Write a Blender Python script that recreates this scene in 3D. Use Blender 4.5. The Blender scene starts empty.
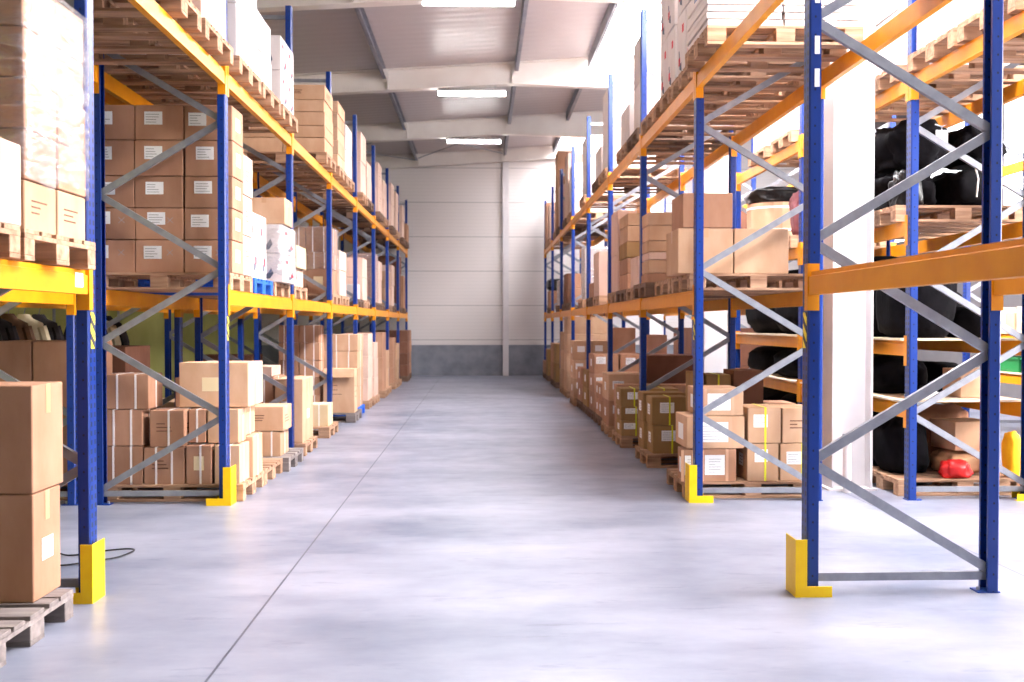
import bpy, bmesh, math, random
from mathutils import Vector, Matrix
random.seed(7)
D = bpy.data
SC = bpy.context.scene
COL = SC.collection
PI = math.pi

# ------------------------------------------------------------------ materials
def mat(name):
    m = D.materials.new(name); m.use_nodes = True
    nt = m.node_tree
    return m, nt, nt.nodes['Principled BSDF']
def setin(b, **kw):
    for k, v in kw.items():
        b.inputs[k.replace('_', ' ')].default_value = v
def rgb(r, g, b):
    f = lambda c: (c/255/12.92) if c/255 <= .04045 else ((c/255+.055)/1.055)**2.4
    return (f(r), f(g), f(b), 1)
def node(nt, t, **kw):
    n = nt.nodes.new(t)
    for k, v in kw.items(): setattr(n, k, v)
    return n
def noise_mat(name, c1, c2, scale=8, rough=.8, stretch=(1, 1, 1), rand=.0, bump=.0, bscale=60, spec=.3, metallic=0, coord='Object', detail=4):
    m, nt, b = mat(name)
    tc = node(nt, 'ShaderNodeTexCoord'); mp = node(nt, 'ShaderNodeMapping')
    mp.inputs['Scale'].default_value = stretch
    nt.links.new(tc.outputs[coord], mp.inputs['Vector'])
    n = node(nt, 'ShaderNodeTexNoise'); n.inputs['Scale'].default_value = scale; n.inputs['Detail'].default_value = detail
    nt.links.new(mp.outputs[0], n.inputs['Vector'])
    r = node(nt, 'ShaderNodeValToRGB')
    r.color_ramp.elements[0].position = .3; r.color_ramp.elements[1].position = .7
    r.color_ramp.elements[0].color = c1; r.color_ramp.elements[1].color = c2
    nt.links.new(n.outputs['Fac'], r.inputs['Fac'])
    out = r.outputs['Color']
    if rand:
        oi = node(nt, 'ShaderNodeObjectInfo'); hs = node(nt, 'ShaderNodeHueSaturation')
        mr = node(nt, 'ShaderNodeMapRange')
        mr.inputs['To Min'].default_value = 1-rand; mr.inputs['To Max'].default_value = 1+rand
        nt.links.new(oi.outputs['Random'], mr.inputs['Value'])
        nt.links.new(mr.outputs[0], hs.inputs['Value'])
        nt.links.new(out, hs.inputs['Color']); out = hs.outputs['Color']
        # every instance gets its own patch of the noise
        nt.links.new(oi.outputs['Random'], mp.inputs['Location'])
    nt.links.new(out, b.inputs['Base Color'])
    setin(b, Roughness=rough, Metallic=metallic)
    b.inputs['Specular IOR Level'].default_value = spec
    if bump:
        n2 = node(nt, 'ShaderNodeTexNoise'); n2.inputs['Scale'].default_value = bscale; n2.inputs['Detail'].default_value = 3
        nt.links.new(mp.outputs[0], n2.inputs['Vector'])
        bp = node(nt, 'ShaderNodeBump'); bp.inputs['Strength'].default_value = bump; bp.inputs['Distance'].default_value = .01
        nt.links.new(n2.outputs['Fac'], bp.inputs['Height']); nt.links.new(bp.outputs[0], b.inputs['Normal'])
    return m
def flat(name, c, rough=.6, spec=.3, metallic=0):
    m, nt, b = mat(name); setin(b, Base_Color=c, Roughness=rough, Metallic=metallic)
    b.inputs['Specular IOR Level'].default_value = spec
    return m
def glow(name, c, s):
    m, nt, b = mat(name); setin(b, Base_Color=(.8, .8, .8, 1), Emission_Color=c, Emission_Strength=s)
    return m

M = {}
def card(name, a, b, rand=.13): M[name] = noise_mat('cardboard '+name, rgb(*a), rgb(*b), 5, .85, (1, 1, .5), rand, .12, 30, .2)
card('brown', (166, 120, 94), (184, 140, 114))
card('tan', (192, 150, 118), (208, 170, 140))
card('pale', (208, 172, 154), (220, 188, 172), .05)
card('pinkish', (204, 160, 146), (218, 180, 166), .06)
card('white', (214, 200, 196), (224, 214, 210), .03)
card('olive', (150, 114, 74), (168, 132, 90))
card('dark', (118, 78, 62), (136, 94, 76))
card('cream', (220, 192, 150), (228, 206, 170), .05)
def wood(name, a, b, rand=.1): M[name] = noise_mat('wood '+name, rgb(*a), rgb(*b), 6, .8, (.35, 3, 3), rand, .25, 20, .2)
wood('wood', (142, 106, 84), (198, 158, 128))
wood('wood_grey', (112, 102, 100), (150, 138, 134))
wood('wood_dark', (96, 74, 62), (132, 104, 88))
wood('wood_blue', (32, 84, 190), (48, 106, 214))
wood('board', (214, 188, 160), (232, 210, 186), .05)
M['tape'] = flat('packing tape', rgb(196, 150, 112), .35, .5)
M['cleartape'] = flat('clear tape', rgb(214, 170, 140), .25, .5)
M['paper'] = flat('white paper', rgb(244, 242, 242), .7)
M['papercream'] = flat('cream paper', rgb(240, 218, 176), .7)
M['ink'] = flat('grey ink', rgb(166, 160, 160), .8)
M['stamp'] = flat('brown stamp ink', rgb(120, 84, 66), .8)
M['red'] = flat('red print', rgb(214, 40, 62), .6)
M['slate'] = flat('slate print', rgb(84, 88, 104), .6)
M['strap_white'] = flat('white strap', rgb(246, 236, 232), .35, .5)
M['strap_yellow'] = flat('yellow strap', rgb(226, 220, 40), .4, .5)
M['yellow'] = noise_mat('yellow steel', rgb(224, 138, 6), rgb(234, 152, 12), 6, .42, (1, 1, 1), .03, .04, 40, .5)
M['guard'] = noise_mat('yellow guard paint', rgb(238, 188, 4), rgb(246, 204, 14), 9, .45, (1, 1, 1), .0, .05, 40, .4)
M['galv'] = noise_mat('galvanised steel', rgb(136, 138, 148), rgb(158, 160, 168), 12, .4, (1, 1, 1), .04, .0, 30, .5, .5)
M['bolt'] = flat('zinc bolt', rgb(190, 190, 194), .3, .5, .8)
M['bluecap'] = noise_mat('blue plate', rgb(4, 54, 140), rgb(8, 64, 158), 20, .4, spec=.5)
M['hazard'] = None
M['black'] = noise_mat('black bag plastic', rgb(7, 7, 9), rgb(13, 12, 15), 6, .34, bump=1, bscale=14, spec=.4)
M['blackcloth'] = noise_mat('black cloth', rgb(10, 9, 12), rgb(20, 18, 22), 9, .95, bump=.5, bscale=20, spec=.1)
M['sack'] = noise_mat('brown paper sack', rgb(196, 148, 110), rgb(220, 176, 138), 6, .75, bump=.7, bscale=9)
M['sackdark'] = noise_mat('dark paper sack', rgb(132, 88, 62), rgb(158, 110, 82), 6, .75, bump=.7, bscale=9)
M['redbag'] = noise_mat('red bag plastic', rgb(206, 20, 22), rgb(232, 36, 34), 8, .35, bump=.5, bscale=10, spec=.5)
M['mustard'] = noise_mat('mustard foam', rgb(238, 166, 4), rgb(250, 186, 16), 8, .7, bump=.3, bscale=14)
M['pinkcloth'] = noise_mat('dusty pink cloth', rgb(100, 52, 58), rgb(142, 88, 92), 8, .85, bump=.6, bscale=10)
M['greencrate'] = flat('green plastic', rgb(34, 122, 66), .4, .5)
M['coatbeige'] = noise_mat('beige coat cloth', rgb(196, 176, 140), rgb(216, 200, 168), 10, .9)
M['coatdark'] = noise_mat('dark coat cloth', rgb(34, 30, 34), rgb(56, 48, 48), 10, .9)
M['coatbrown'] = noise_mat('brown coat cloth', rgb(92, 62, 44), rgb(116, 84, 62), 10, .9)
M['rubber'] = flat('black rubber', rgb(18, 18, 20), .5)
M['whitepaint'] = noise_mat('white painted steel', rgb(208, 202, 204), rgb(220, 214, 216), 3, .5, spec=.4)
M['rafter'] = noise_mat('cream painted steel', rgb(228, 218, 212), rgb(238, 230, 224), 2, .5, spec=.3)
M['purlin'] = noise_mat('zinc purlin', rgb(120, 122, 134), rgb(150, 150, 160), 4, .45, spec=.5, metallic=.4)
M['lamp'] = glow('lamp tube glow', (1, .97, .95, 1), 32)
M['skylight'] = glow('daylit skylight', (.98, .975, 1, 1), 40)
M['added_skylight'] = glow('added skylight in the end bay', (.98, .975, 1, 1), 15)  # added pane, brightens the end wall and far floor
M['added_roofpane'] = glow('added roof pane', (.95, .97, 1, 1), 1.2)  # unseen pane added for light on the near floor and left rack
M['window'] = glow('added side window', (.95, .97, 1, 1), 2.5)  # added high windows: light from the right, white behind the top shelf
M['window_near'] = glow('added tall window', (1, .965, .95, 1), 27)  # unseen window added to light the left rack's aisle faces
M['olivewall'] = noise_mat('olive wall paint', rgb(176, 174, 96), rgb(190, 188, 112), 1.5, .8)
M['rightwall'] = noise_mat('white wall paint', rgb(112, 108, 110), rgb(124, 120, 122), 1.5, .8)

def hazard_mat():
    m, nt, b = mat('hazard sticker')
    tc = node(nt, 'ShaderNodeTexCoord'); sp = node(nt, 'ShaderNodeSeparateXYZ')
    nt.links.new(tc.outputs['Object'], sp.inputs[0])
    a1 = node(nt, 'ShaderNodeMath', operation='ADD'); nt.links.new(sp.outputs['X'], a1.inputs[0]); nt.links.new(sp.outputs['Y'], a1.inputs[1])
    a2 = node(nt, 'ShaderNodeMath', operation='ADD'); nt.links.new(a1.outputs[0], a2.inputs[0]); nt.links.new(sp.outputs['Z'], a2.inputs[1])
    md = node(nt, 'ShaderNodeMath', operation='PINGPONG'); md.inputs[1].default_value = .045; nt.links.new(a2.outputs[0], md.inputs[0])
    gt = node(nt, 'ShaderNodeMath', operation='GREATER_THAN'); gt.inputs[1].default_value = .024; nt.links.new(md.outputs[0], gt.inputs[0])
    mx = node(nt, 'ShaderNodeMix', data_type='RGBA'); mx.inputs['A'].default_value = rgb(250, 226, 60); mx.inputs['B'].default_value = rgb(60, 56, 58)
    nt.links.new(gt.outputs[0], mx.inputs['Factor']); nt.links.new(mx.outputs['Result'], b.inputs['Base Color'])
    setin(b, Roughness=.5); return m
M['hazard'] = hazard_mat()

def post_mat():
    """blue steel with two columns of punched slots on the face to the aisle"""
    m, nt, b = mat('blue perforated steel')
    tc = node(nt, 'ShaderNodeTexCoord'); sp = node(nt, 'ShaderNodeSeparateXYZ')
    nt.links.new(tc.outputs['Object'], sp.inputs[0])
    def math_(op, a, bb=None, c=None):
        n = node(nt, 'ShaderNodeMath', operation=op)
        for i, v in enumerate((a, bb, c)):
            if v is None: continue
            if isinstance(v, (int, float)): n.inputs[i].default_value = v
            else: nt.links.new(v, n.inputs[i])
        return n.outputs[0]
    X, Y, Z = sp.outputs
    ay = math_('ABSOLUTE', Y)
    c1 = math_('LESS_THAN', math_('ABSOLUTE', math_('SUBTRACT', ay, .023)), .0105)
    zz = math_('MODULO', Z, .05)
    c2 = math_('LESS_THAN', zz, .027)
    s1 = math_('MULTIPLY', c1, c2)
    c3 = math_('LESS_THAN', math_('ABSOLUTE', X), .005)
    c4 = math_('LESS_THAN', math_('MODULO', Z, .1), .012)
    s2 = math_('MULTIPLY', c3, c4)
    s = math_('MAXIMUM', s1, s2)
    mx = node(nt, 'ShaderNodeMix', data_type='RGBA')
    mx.inputs['A'].default_value = rgb(2, 46, 126); mx.inputs['B'].default_value = rgb(6, 14, 44)
    nt.links.new(s, mx.inputs['Factor']); nt.links.new(mx.outputs['Result'], b.inputs['Base Color'])
    setin(b, Roughness=.38); b.inputs['Specular IOR Level'].default_value = .5
    return m
M['post'] = post_mat()

def film_mat():
    m, nt, b = mat('stretch film')
    nt.nodes.remove(b)
    out = nt.nodes['Material Output']
    tr = node(nt, 'ShaderNodeBsdfTransparent'); gl = node(nt, 'ShaderNodeBsdfGlossy'); df = node(nt, 'ShaderNodeBsdfDiffuse')
    gl.inputs['Roughness'].default_value = .22; gl.inputs['Color'].default_value = (1, 1, 1, 1)
    df.inputs['Color'].default_value = rgb(206, 200, 204)
    tc = node(nt, 'ShaderNodeTexCoord'); mp = node(nt, 'ShaderNodeMapping'); mp.inputs['Scale'].default_value = (3, 3, 9)
    mp.inputs['Rotation'].default_value = (.3, .25, 0)
    nt.links.new(tc.outputs['Object'], mp.inputs[0])
    n = node(nt, 'ShaderNodeTexNoise'); n.inputs['Scale'].default_value = 2.2; n.inputs['Detail'].default_value = 6; n.inputs['Distortion'].default_value = 1.2
    nt.links.new(mp.outputs[0], n.inputs['Vector'])
    bp = node(nt, 'ShaderNodeBump'); bp.inputs['Strength'].default_value = .8; bp.inputs['Distance'].default_value = .02
    nt.links.new(n.outputs['Fac'], bp.inputs['Height'])
    nt.links.new(bp.outputs[0], gl.inputs['Normal'])
    mr = node(nt, 'ShaderNodeMapRange'); mr.inputs['From Min'].default_value = .35; mr.inputs['From Max'].default_value = .75
    mr.inputs['To Min'].default_value = .1; mr.inputs['To Max'].default_value = .55
    nt.links.new(n.outputs['Fac'], mr.inputs['Value'])
    m1 = node(nt, 'ShaderNodeMixShader'); m1.inputs[0].default_value = .45
    nt.links.new(gl.outputs[0], m1.inputs[1]); nt.links.new(df.outputs[0], m1.inputs[2])
    m2 = node(nt, 'ShaderNodeMixShader'); nt.links.new(mr.outputs[0], m2.inputs[0])
    nt.links.new(tr.outputs[0], m2.inputs[1]); nt.links.new(m1.outputs[0], m2.inputs[2])
    nt.links.new(m2.outputs[0], out.inputs['Surface'])
    return m
M['film'] = film_mat()

def floor_mat():
    m, nt, b = mat('polished concrete')
    tc = node(nt, 'ShaderNodeTexCoord'); sp = node(nt, 'ShaderNodeSeparateXYZ'); nt.links.new(tc.outputs['Object'], sp.inputs[0])
    mp = node(nt, 'ShaderNodeMapping'); mp.inputs['Scale'].default_value = (.5, 1.1, 1); nt.links.new(tc.outputs['Object'], mp.inputs[0])
    n = node(nt, 'ShaderNodeTexNoise'); n.inputs['Scale'].default_value = 1.1; n.inputs['Detail'].default_value = 9; n.inputs['Roughness'].default_value = .62
    nt.links.new(mp.outputs[0], n.inputs['Vector'])
    r = node(nt, 'ShaderNodeValToRGB'); r.color_ramp.elements[0].position = .28; r.color_ramp.elements[1].position = .66
    r.color_ramp.elements[0].color = rgb(96, 102, 120); r.color_ramp.elements[1].color = rgb(148, 149, 163)
    nt.links.new(n.outputs['Fac'], r.inputs['Fac'])
    # scuffs
    n3 = node(nt, 'ShaderNodeTexNoise'); n3.inputs['Scale'].default_value = 2.4; n3.inputs['Detail'].default_value = 6; n3.inputs['Roughness'].default_value = .7
    mp3 = node(nt, 'ShaderNodeMapping'); mp3.inputs['Scale'].default_value = (.8, 3.2, 1); mp3.inputs['Rotation'].default_value = (0, 0, .2)
    nt.links.new(tc.outputs['Object'], mp3.inputs[0]); nt.links.new(mp3.outputs[0], n3.inputs['Vector'])
    r3 = node(nt, 'ShaderNodeValToRGB'); r3.color_ramp.elements[0].position = .24; r3.color_ramp.elements[1].position = .42
    r3.color_ramp.elements[0].color = (.55, .56, .6, 1); r3.color_ramp.elements[1].color = (1, 1, 1, 1)
    nt.links.new(n3.outputs['Fac'], r3.inputs['Fac'])
    mul = node(nt, 'ShaderNodeMix', data_type='RGBA', blend_type='MULTIPLY'); mul.inputs['Factor'].default_value = 1
    nt.links.new(r.outputs['Color'], mul.inputs['A']); nt.links.new(r3.outputs['Color'], mul.inputs['B'])
    def ma(op, a, bb):
        q = node(nt, 'ShaderNodeMath', operation=op)
        for i, v in enumerate((a, bb)):
            if isinstance(v, (int, float)): q.inputs[i].default_value = v
            else: nt.links.new(v, q.inputs[i])
        return q.outputs[0]
    # saw-cut joints: every 4.415 m across, every 6 m along
    jx = ma('LESS_THAN', ma('PINGPONG', ma('ADD', sp.outputs['X'], 1.165+44.15), 2.2075), .006)
    jy = ma('LESS_THAN', ma('PINGPONG', ma('ADD', sp.outputs['Y'], 60-8.45), 3.0), .004)
    j = ma('MAXIMUM', jx, ma('MULTIPLY', jy, .6))
    mx = node(nt, 'ShaderNodeMix', data_type='RGBA'); mx.inputs['B'].default_value = rgb(70, 74, 88)
    nt.links.new(j, mx.inputs['Factor']); nt.links.new(mul.outputs['Result'], mx.inputs['A'])
    nt.links.new(mx.outputs['Result'], b.inputs['Base Color'])
    n2 = node(nt, 'ShaderNodeTexNoise'); n2.inputs['Scale'].default_value = 4; n2.inputs['Detail'].default_value = 5
    nt.links.new(tc.outputs['Object'], n2.inputs['Vector'])
    mr = node(nt, 'ShaderNodeMapRange'); mr.inputs['To Min'].default_value = .24; mr.inputs['To Max'].default_value = .46
    nt.links.new(n2.outputs['Fac'], mr.inputs['Value']); nt.links.new(mr.outputs[0], b.inputs['Roughness'])
    b.inputs['Specular IOR Level'].default_value = .5
    return m
M['floor'] = floor_mat()

def deck_mat():
    """white profiled roof sheet, ribs running across the hall"""
    m, nt, b = mat('profiled roof sheet')
    tc = node(nt, 'ShaderNodeTexCoord'); w = node(nt, 'ShaderNodeTexWave', wave_type='BANDS', bands_direction='Y', wave_profile='SIN')
    w.inputs['Scale'].default_value = 1.2; nt.links.new(tc.outputs['Object'], w.inputs['Vector'])
    bp = node(nt, 'ShaderNodeBump'); bp.inputs['Strength'].default_value = .25; bp.inputs['Distance'].default_value = .02
    nt.links.new(w.outputs['Fac'], bp.inputs['Height']); nt.links.new(bp.outputs[0], b.inputs['Normal'])
    setin(b, Base_Color=rgb(186, 174, 174), Roughness=.36); b.inputs['Specular IOR Level'].default_value = .5
    return m
M['deck'] = deck_mat()

def backwall_mat():
    m, nt, b = mat('sandwich panel wall')
    tc = node(nt, 'ShaderNodeTexCoord'); sp = node(nt, 'ShaderNodeSeparateXYZ'); nt.links.new(tc.outputs['Object'], sp.inputs[0])
    def ma(op, a, bb):
        q = node(nt, 'ShaderNodeMath', operation=op)
        for i, v in enumerate((a, bb)):
            if isinstance(v, (int, float)): q.inputs[i].default_value = v
            else: nt.links.new(v, q.inputs[i])
        return q.outputs[0]
    z = ma('SUBTRACT', sp.outputs['Z'], .05)
    seam = ma('LESS_THAN', ma('PINGPONG', z, .5), .012)
    rib = ma('MULTIPLY', ma('LESS_THAN', ma('PINGPONG', z, .05), .006), .12)
    f = ma('MAXIMUM', ma('MULTIPLY', seam, .55), rib)
    mx = node(nt, 'ShaderNodeMix', data_type='RGBA'); mx.inputs['A'].default_value = rgb(222, 214, 212); mx.inputs['B'].default_value = rgb(120, 114, 116)
    nt.links.new(f, mx.inputs['Factor']); nt.links.new(mx.outputs['Result'], b.inputs['Base Color'])
    setin(b, Roughness=.5); return m
M['panel'] = backwall_mat()
M['dado'] = noise_mat('grey concrete plinth', rgb(112, 114, 124), rgb(140, 142, 152), 2.5, .8, detail=9)

# ------------------------------------------------------------------ mesh helpers
class MB:
    """collects shapes and links them as ONE mesh object"""
    def __init__(s): s.v, s.f, s.mi = [], [], []
    def add(s, vs, fs, mi=0):
        b = len(s.v); s.v += [tuple(v) for v in vs]
        s.f += [tuple(b+i for i in f) for f in fs]; s.mi += [mi]*len(fs); return s
    def box(s, x0, x1, y0, y1, z0, z1, mi=0, mx=None):
        vs = [(x, y, z) for z in (z0, z1) for y in (y0, y1) for x in (x0, x1)]
        if mx is not None: vs = [mx @ Vector(v) for v in vs]
        return s.add(vs, [(0, 2, 3, 1), (4, 5, 7, 6), (0, 1, 5, 4), (2, 6, 7, 3), (0, 4, 6, 2), (1, 3, 7, 5)], mi)
    def prism(s, pts, a, b, axis='z', mi=0, mx=None):
        """outline pts (CCW looking down the axis) extruded from a to b along the axis"""
        def P(p, t):
            v = (p[0], p[1], t) if axis == 'z' else (p[0], t, p[1]) if axis == 'y' else (t, p[0], p[1])
            return mx @ Vector(v) if mx is not None else v
        n = len(pts); vs = [P(p, a) for p in pts]+[P(p, b) for p in pts]
        fs = [tuple(range(n-1, -1, -1)), tuple(range(n, 2*n))]+[(i, (i+1) % n, n+(i+1) % n, n+i) for i in range(n)]
        return s.add(vs, fs, mi)
    def tube(s, path, r, n=8, mi=0, closed=False):
        path = [Vector(p) for p in path]; rings = []
        up = Vector((0, 0, 1))
        for i, p in enumerate(path):
            t = (path[min(i+1, len(path)-1)]-path[max(i-1, 0)]).normalized()
            u = t.cross(up) if abs(t.dot(up)) < .95 else t.cross(Vector((1, 0, 0)))
            u.normalize(); w = t.cross(u)
            rings.append([p+(u*math.cos(a)+w*math.sin(a))*r for a in [2*PI*k/n for k in range(n)]])
        vs = [v for rg in rings for v in rg]; fs = []
        for i in range(len(rings)-1):
            for k in range(n):
                fs.append((i*n+k, i*n+(k+1) % n, (i+1)*n+(k+1) % n, (i+1)*n+k))
        fs += [tuple(range(n-1, -1, -1)), tuple(range((len(rings)-1)*n, len(rings)*n))]
        return s.add(vs, fs, mi)
    def mesh(s, name, mats, smooth=False, bevel=0):
        me = D.meshes.new(name); me.from_pydata(s.v, [], s.f)
        for m in (mats if isinstance(mats, (list, tuple)) else [mats]): me.materials.append(m)
        for p, i in zip(me.polygons, s.mi): p.material_index = i
        bm = bmesh.new(); bm.from_mesh(me)
        bmesh.ops.recalc_face_normals(bm, faces=bm.faces)
        if bevel:
            bmesh.ops.bevel(bm, geom=list(bm.edges), offset=bevel, segments=1, affect='EDGES', clamp_overlap=True)
        if smooth:
            for f in bm.faces: f.smooth = True
        bm.to_mesh(me); bm.free(); me.update()
        return me
    def build(s, name, mats, parent=None, loc=(0, 0, 0), rotz=0, **kw):
        return link(name, s.mesh(name, mats, **kw), parent, loc, rotz)
def link(name, me, parent=None, loc=(0, 0, 0), rotz=0):
    o = D.objects.new(name, me); COL.objects.link(o)
    o.location = loc; o.rotation_euler = (0, 0, rotz)
    if parent: o.parent = parent
    return o
def empty(name, loc=(0, 0, 0), rotz=0):
    o = D.objects.new(name, None); COL.objects.link(o); o.empty_display_size = .1
    o.location = loc; o.rotation_euler = (0, 0, rotz); return o
SEEN_LABEL = {}
def tag(o, label, cat, group=None, kind=None):
    o['label'] = label; o['category'] = cat
    if group: o['group'] = group
    if kind: o['kind'] = kind
    n = SEEN_LABEL.get(label, 0); SEEN_LABEL[label] = n+1
    if n: print('DUP LABEL', label)
    w = len(label.replace(',', ' ').split())
    if w > 16 or w < 4: print('LABEL LENGTH', w, label)
    return o
def structure(o): o['kind'] = 'structure'; return o
ORD = ['first', 'second', 'third', 'fourth', 'fifth', 'sixth', 'seventh', 'eighth', 'ninth', 'tenth', 'eleventh', 'twelfth', 'thirteenth', 'fourteenth',
       'fifteenth', 'sixteenth', 'seventeenth', 'eighteenth', 'nineteenth', 'twentieth', 'twenty-first', 'twenty-second', 'twenty-third', 'twenty-fourth']

# ------------------------------------------------------------------ dimensions (metres; camera at the origin, aisle along +Y)
CAMZ = 1.51
Y0, PITCH = 5.32, 2.80
def FY(k): return Y0+PITCH*k
XL, XR, DEPTH = -2.126, 1.811, 1.09            # aisle faces of the two racks
L1B, L1T, L2B, L2T = 1.67, 1.80, 3.50, 3.63    # beam levels
YW = 28.05                                     # end wall
def CZ(x): return 6.54+.066*x                  # roof sheet height

# ------------------------------------------------------------------ the hall
structure(MB().box(-6.6, 9.8, -7, YW+.3, -.2, 0).build('floor', M['floor']))
structure(MB().box(-6.6, 9.8, YW, YW+.25, .9, 7.6).build('wall_back', M['panel'], loc=(0, 0, 0)))
structure(MB().box(-6.6, 9.8, YW-.03, YW+.25, 0, .9).build('trim_1', M['dado']))
structure(MB().box(.62, .79, YW-.12, YW-.031, 0, 6.3).build('trim_2', M['whitepaint']))
structure(MB().box(-6.75, -6.4, -7, YW, 0, 6.6).build('wall_left', M['olivewall']))
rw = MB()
ADDED_WINS = [(-6.4+k*4.9, -2.1+k*4.9, 1.0 if k == 2 else 3.4, 5.9) for k in range(7)]  # added side windows; the tall one stands out of view
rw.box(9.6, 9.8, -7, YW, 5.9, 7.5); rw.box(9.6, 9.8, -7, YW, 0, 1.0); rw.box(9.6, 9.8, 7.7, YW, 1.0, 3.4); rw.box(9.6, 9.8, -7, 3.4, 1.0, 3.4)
for a, b in zip([-7]+[q[1] for q in ADDED_WINS], [q[0] for q in ADDED_WINS]+[YW]): rw.box(9.6, 9.8, a, b, 3.4, 5.9)
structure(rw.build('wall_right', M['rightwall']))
for k, (a, b, c, d) in enumerate(ADDED_WINS):
    structure(MB().box(9.66, 9.7, a, b, c, d).build('window_%d' % (k+1), M['window_near' if k == 2 else 'window']))  # glowing panes of the added side windows
def slab(mb, x0, x1, y0, y1, t=.12):
    mb.prism([(x0, CZ(x0)), (x1, CZ(x1)), (x1, CZ(x1)+t), (x0, CZ(x0)+t)], y0, y1, 'y')
SKX0, SKX1 = 2.2, 4.0
AX0, AX1, AY0, AY1 = -.9, 1.5, 4.5, 9.5       # unseen roof lights, added to brighten the near part of the aisle
RAFT = [3.7, 8.7, 13.7, 18.7, 23.6, 27.9]
ce = MB()
slab(ce, -6.7, AX0, -7, YW+.1); slab(ce, AX0, AX1, AY1, YW+.1); slab(ce, AX0, AX1, -7, AY0); slab(ce, AX1, SKX0, -7, YW+.1); slab(ce, SKX1, 9.7, -7, YW+.1); slab(ce, SKX0, SKX1, -7, RAFT[0]); slab(ce, SKX0, SKX1, RAFT[-3], RAFT[-2]); slab(ce, SKX0, SKX1, RAFT[-1], YW+.1)
structure(ce.build('ceiling', M['deck']))
n = 8
edges = [-7]+RAFT
for a, b in zip(RAFT, RAFT[1:-2]):
    mb = MB(); slab(mb, SKX0, SKX1, a, b, .03)
    structure(mb.build('window_%d' % n, M['skylight'])); n += 1
mb = MB(); slab(mb, SKX0, SKX1, RAFT[-2], RAFT[-1], .03)
structure(mb.build('window_%d' % n, M['added_skylight'])); n += 1  # extra skylight added to lift the end wall
for a, b in ((AY0, AY1),):
    mb = MB(); slab(mb, AX0, AX1, a, b, .03)
    structure(mb.build('window_%d' % n, M['added_roofpane'])); n += 1  # added roof light, out of view
t = 3
for y in RAFT:                                 # welded I-section rafters, haunched towards the column line
    mb = MB()
    zb = lambda x: (6.13+.06*x) if x < .6 else 6.166-.03*(x-.6)
    for x0, x1 in ((-6.4, .6), (.6, 3.36)):
        if y > 27: lo0, lo1 = CZ(x0)-.36, CZ(x1)-.36
        else: lo0, lo1 = zb(x0), zb(x1)
        mb.prism([(x0, lo0), (x1, lo1), (x1, CZ(x1)-.002), (x0, CZ(x0)-.002)], y-.006, y+.006, 'y')
        mb.prism([(x0, lo0-.016), (x1, lo1-.016), (x1, lo1), (x0, lo0)], y-.1, y+.1, 'y')
        mb.prism([(x0, CZ(x0)-.02), (x1, CZ(x1)-.02), (x1, CZ(x1)-.003), (x0, CZ(x0)-.003)], y-.1, y+.1, 'y')
    for x in (-1.8, .6): mb.box(x-.008, x+.008, y-.09, y+.09, zb(x) if y < 27 else CZ(x)-.36, CZ(x)-.02)
    mb.prism([(3.36, 6.0), (9.6, 6.7), (9.6, CZ(9.6)-.003), (3.36, CZ(3.36)-.003)], y-.006, y+.006, 'y')
    structure(mb.build('trim_%d' % t, M['rafter'])); t += 1
for x in (-4.4, -1.86, .68, 2.1, 4.15, 6.7):             # purlins along the hall, a C-section between rafters
    mb = MB()
    for a, b in zip(edges, edges[1:]):
        c = CZ(x)-.004
        mb.box(x-.035, x-.027, a+.11, b-.11, c-.2, c); mb.box(x-.035, x+.035, a+.11, b-.11, c-.008, c); mb.box(x-.035, x+.035, a+.11, b-.11, c-.2, c-.192)
        mb.box(x-.05, x+.05, b-.13, b-.112, c-.24, c, 1)
    structure(mb.build('trim_%d' % t, [M['purlin'], M['rafter']])); t += 1
mb = MB()
for a, b in (((-5.5, 23.8, 6.1), (-1.9, 27.6, 6.2)), ((-5.5, 27.6, 6.0), (-1.9, 23.8, 6.2)), ((-1.8, 23.8, 6.25), (.6, 27.6, 6.4)), ((-1.8, 27.6, 6.25), (.6, 23.8, 6.4))):
    mb.tube([a, b], .012, 6)
structure(mb.build('trim_%d' % t, M['galv'])); t += 1
for i, y in enumerate((8.7, 13.7, 18.7, 23.6)):     # H-columns between the back-to-back racks
    mb = MB()
    mb.box(3.17, 3.19, y-.13, y+.13, 0, 6.3); mb.box(3.52, 3.54, y-.13, y+.13, 0, 6.3); mb.box(3.19, 3.52, y-.008, y+.008, 0, 6.3)
    mb.box(3.13, 3.58, y-.15, y+.15, 0, .02)
    structure(mb.build('column', M['whitepaint']))
# lamps under the rafters
lamp_say = ['long tube lamp cut by the top edge of the picture', 'long tube lamp under the nearer full rafter', 'small tube lamp under the farthest rafter before the end wall']
lp = None
for i, y in enumerate((13.75, 18.75, 23.65)):
    if lp is None:
        lp = empty('ceiling_light'); me = MB().prism([(-.09, 0), (.09, 0), (.05, .05), (-.05, .05)], -.66, .66, 'x').mesh('housing', M['whitepaint'])
        a = link('housing', me, lp)
        mb = MB()
        mb.prism([(-.082, 0), (-.06, -.055), (.06, -.055), (.082, 0)], -.65, .65, 'x')
        b = mb.build('diffuser', M['lamp'], lp)
        mb = MB()
        for x in (-.45, .45): mb.box(x-.006, x+.006, -.006, .006, .05, .13)
        c = mb.build('bracket', M['galv'], lp); o = lp
    else:
        o = lp.copy(); COL.objects.link(o)
        for ch in (a, b, c):
            q = ch.copy(); COL.objects.link(q); q.parent = o
    o.location = (-.18, y, 6.11 if i == 0 else 6.01)
    tag(o, lamp_say[i], 'ceiling light', 'tube lamps over the aisle')

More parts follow.
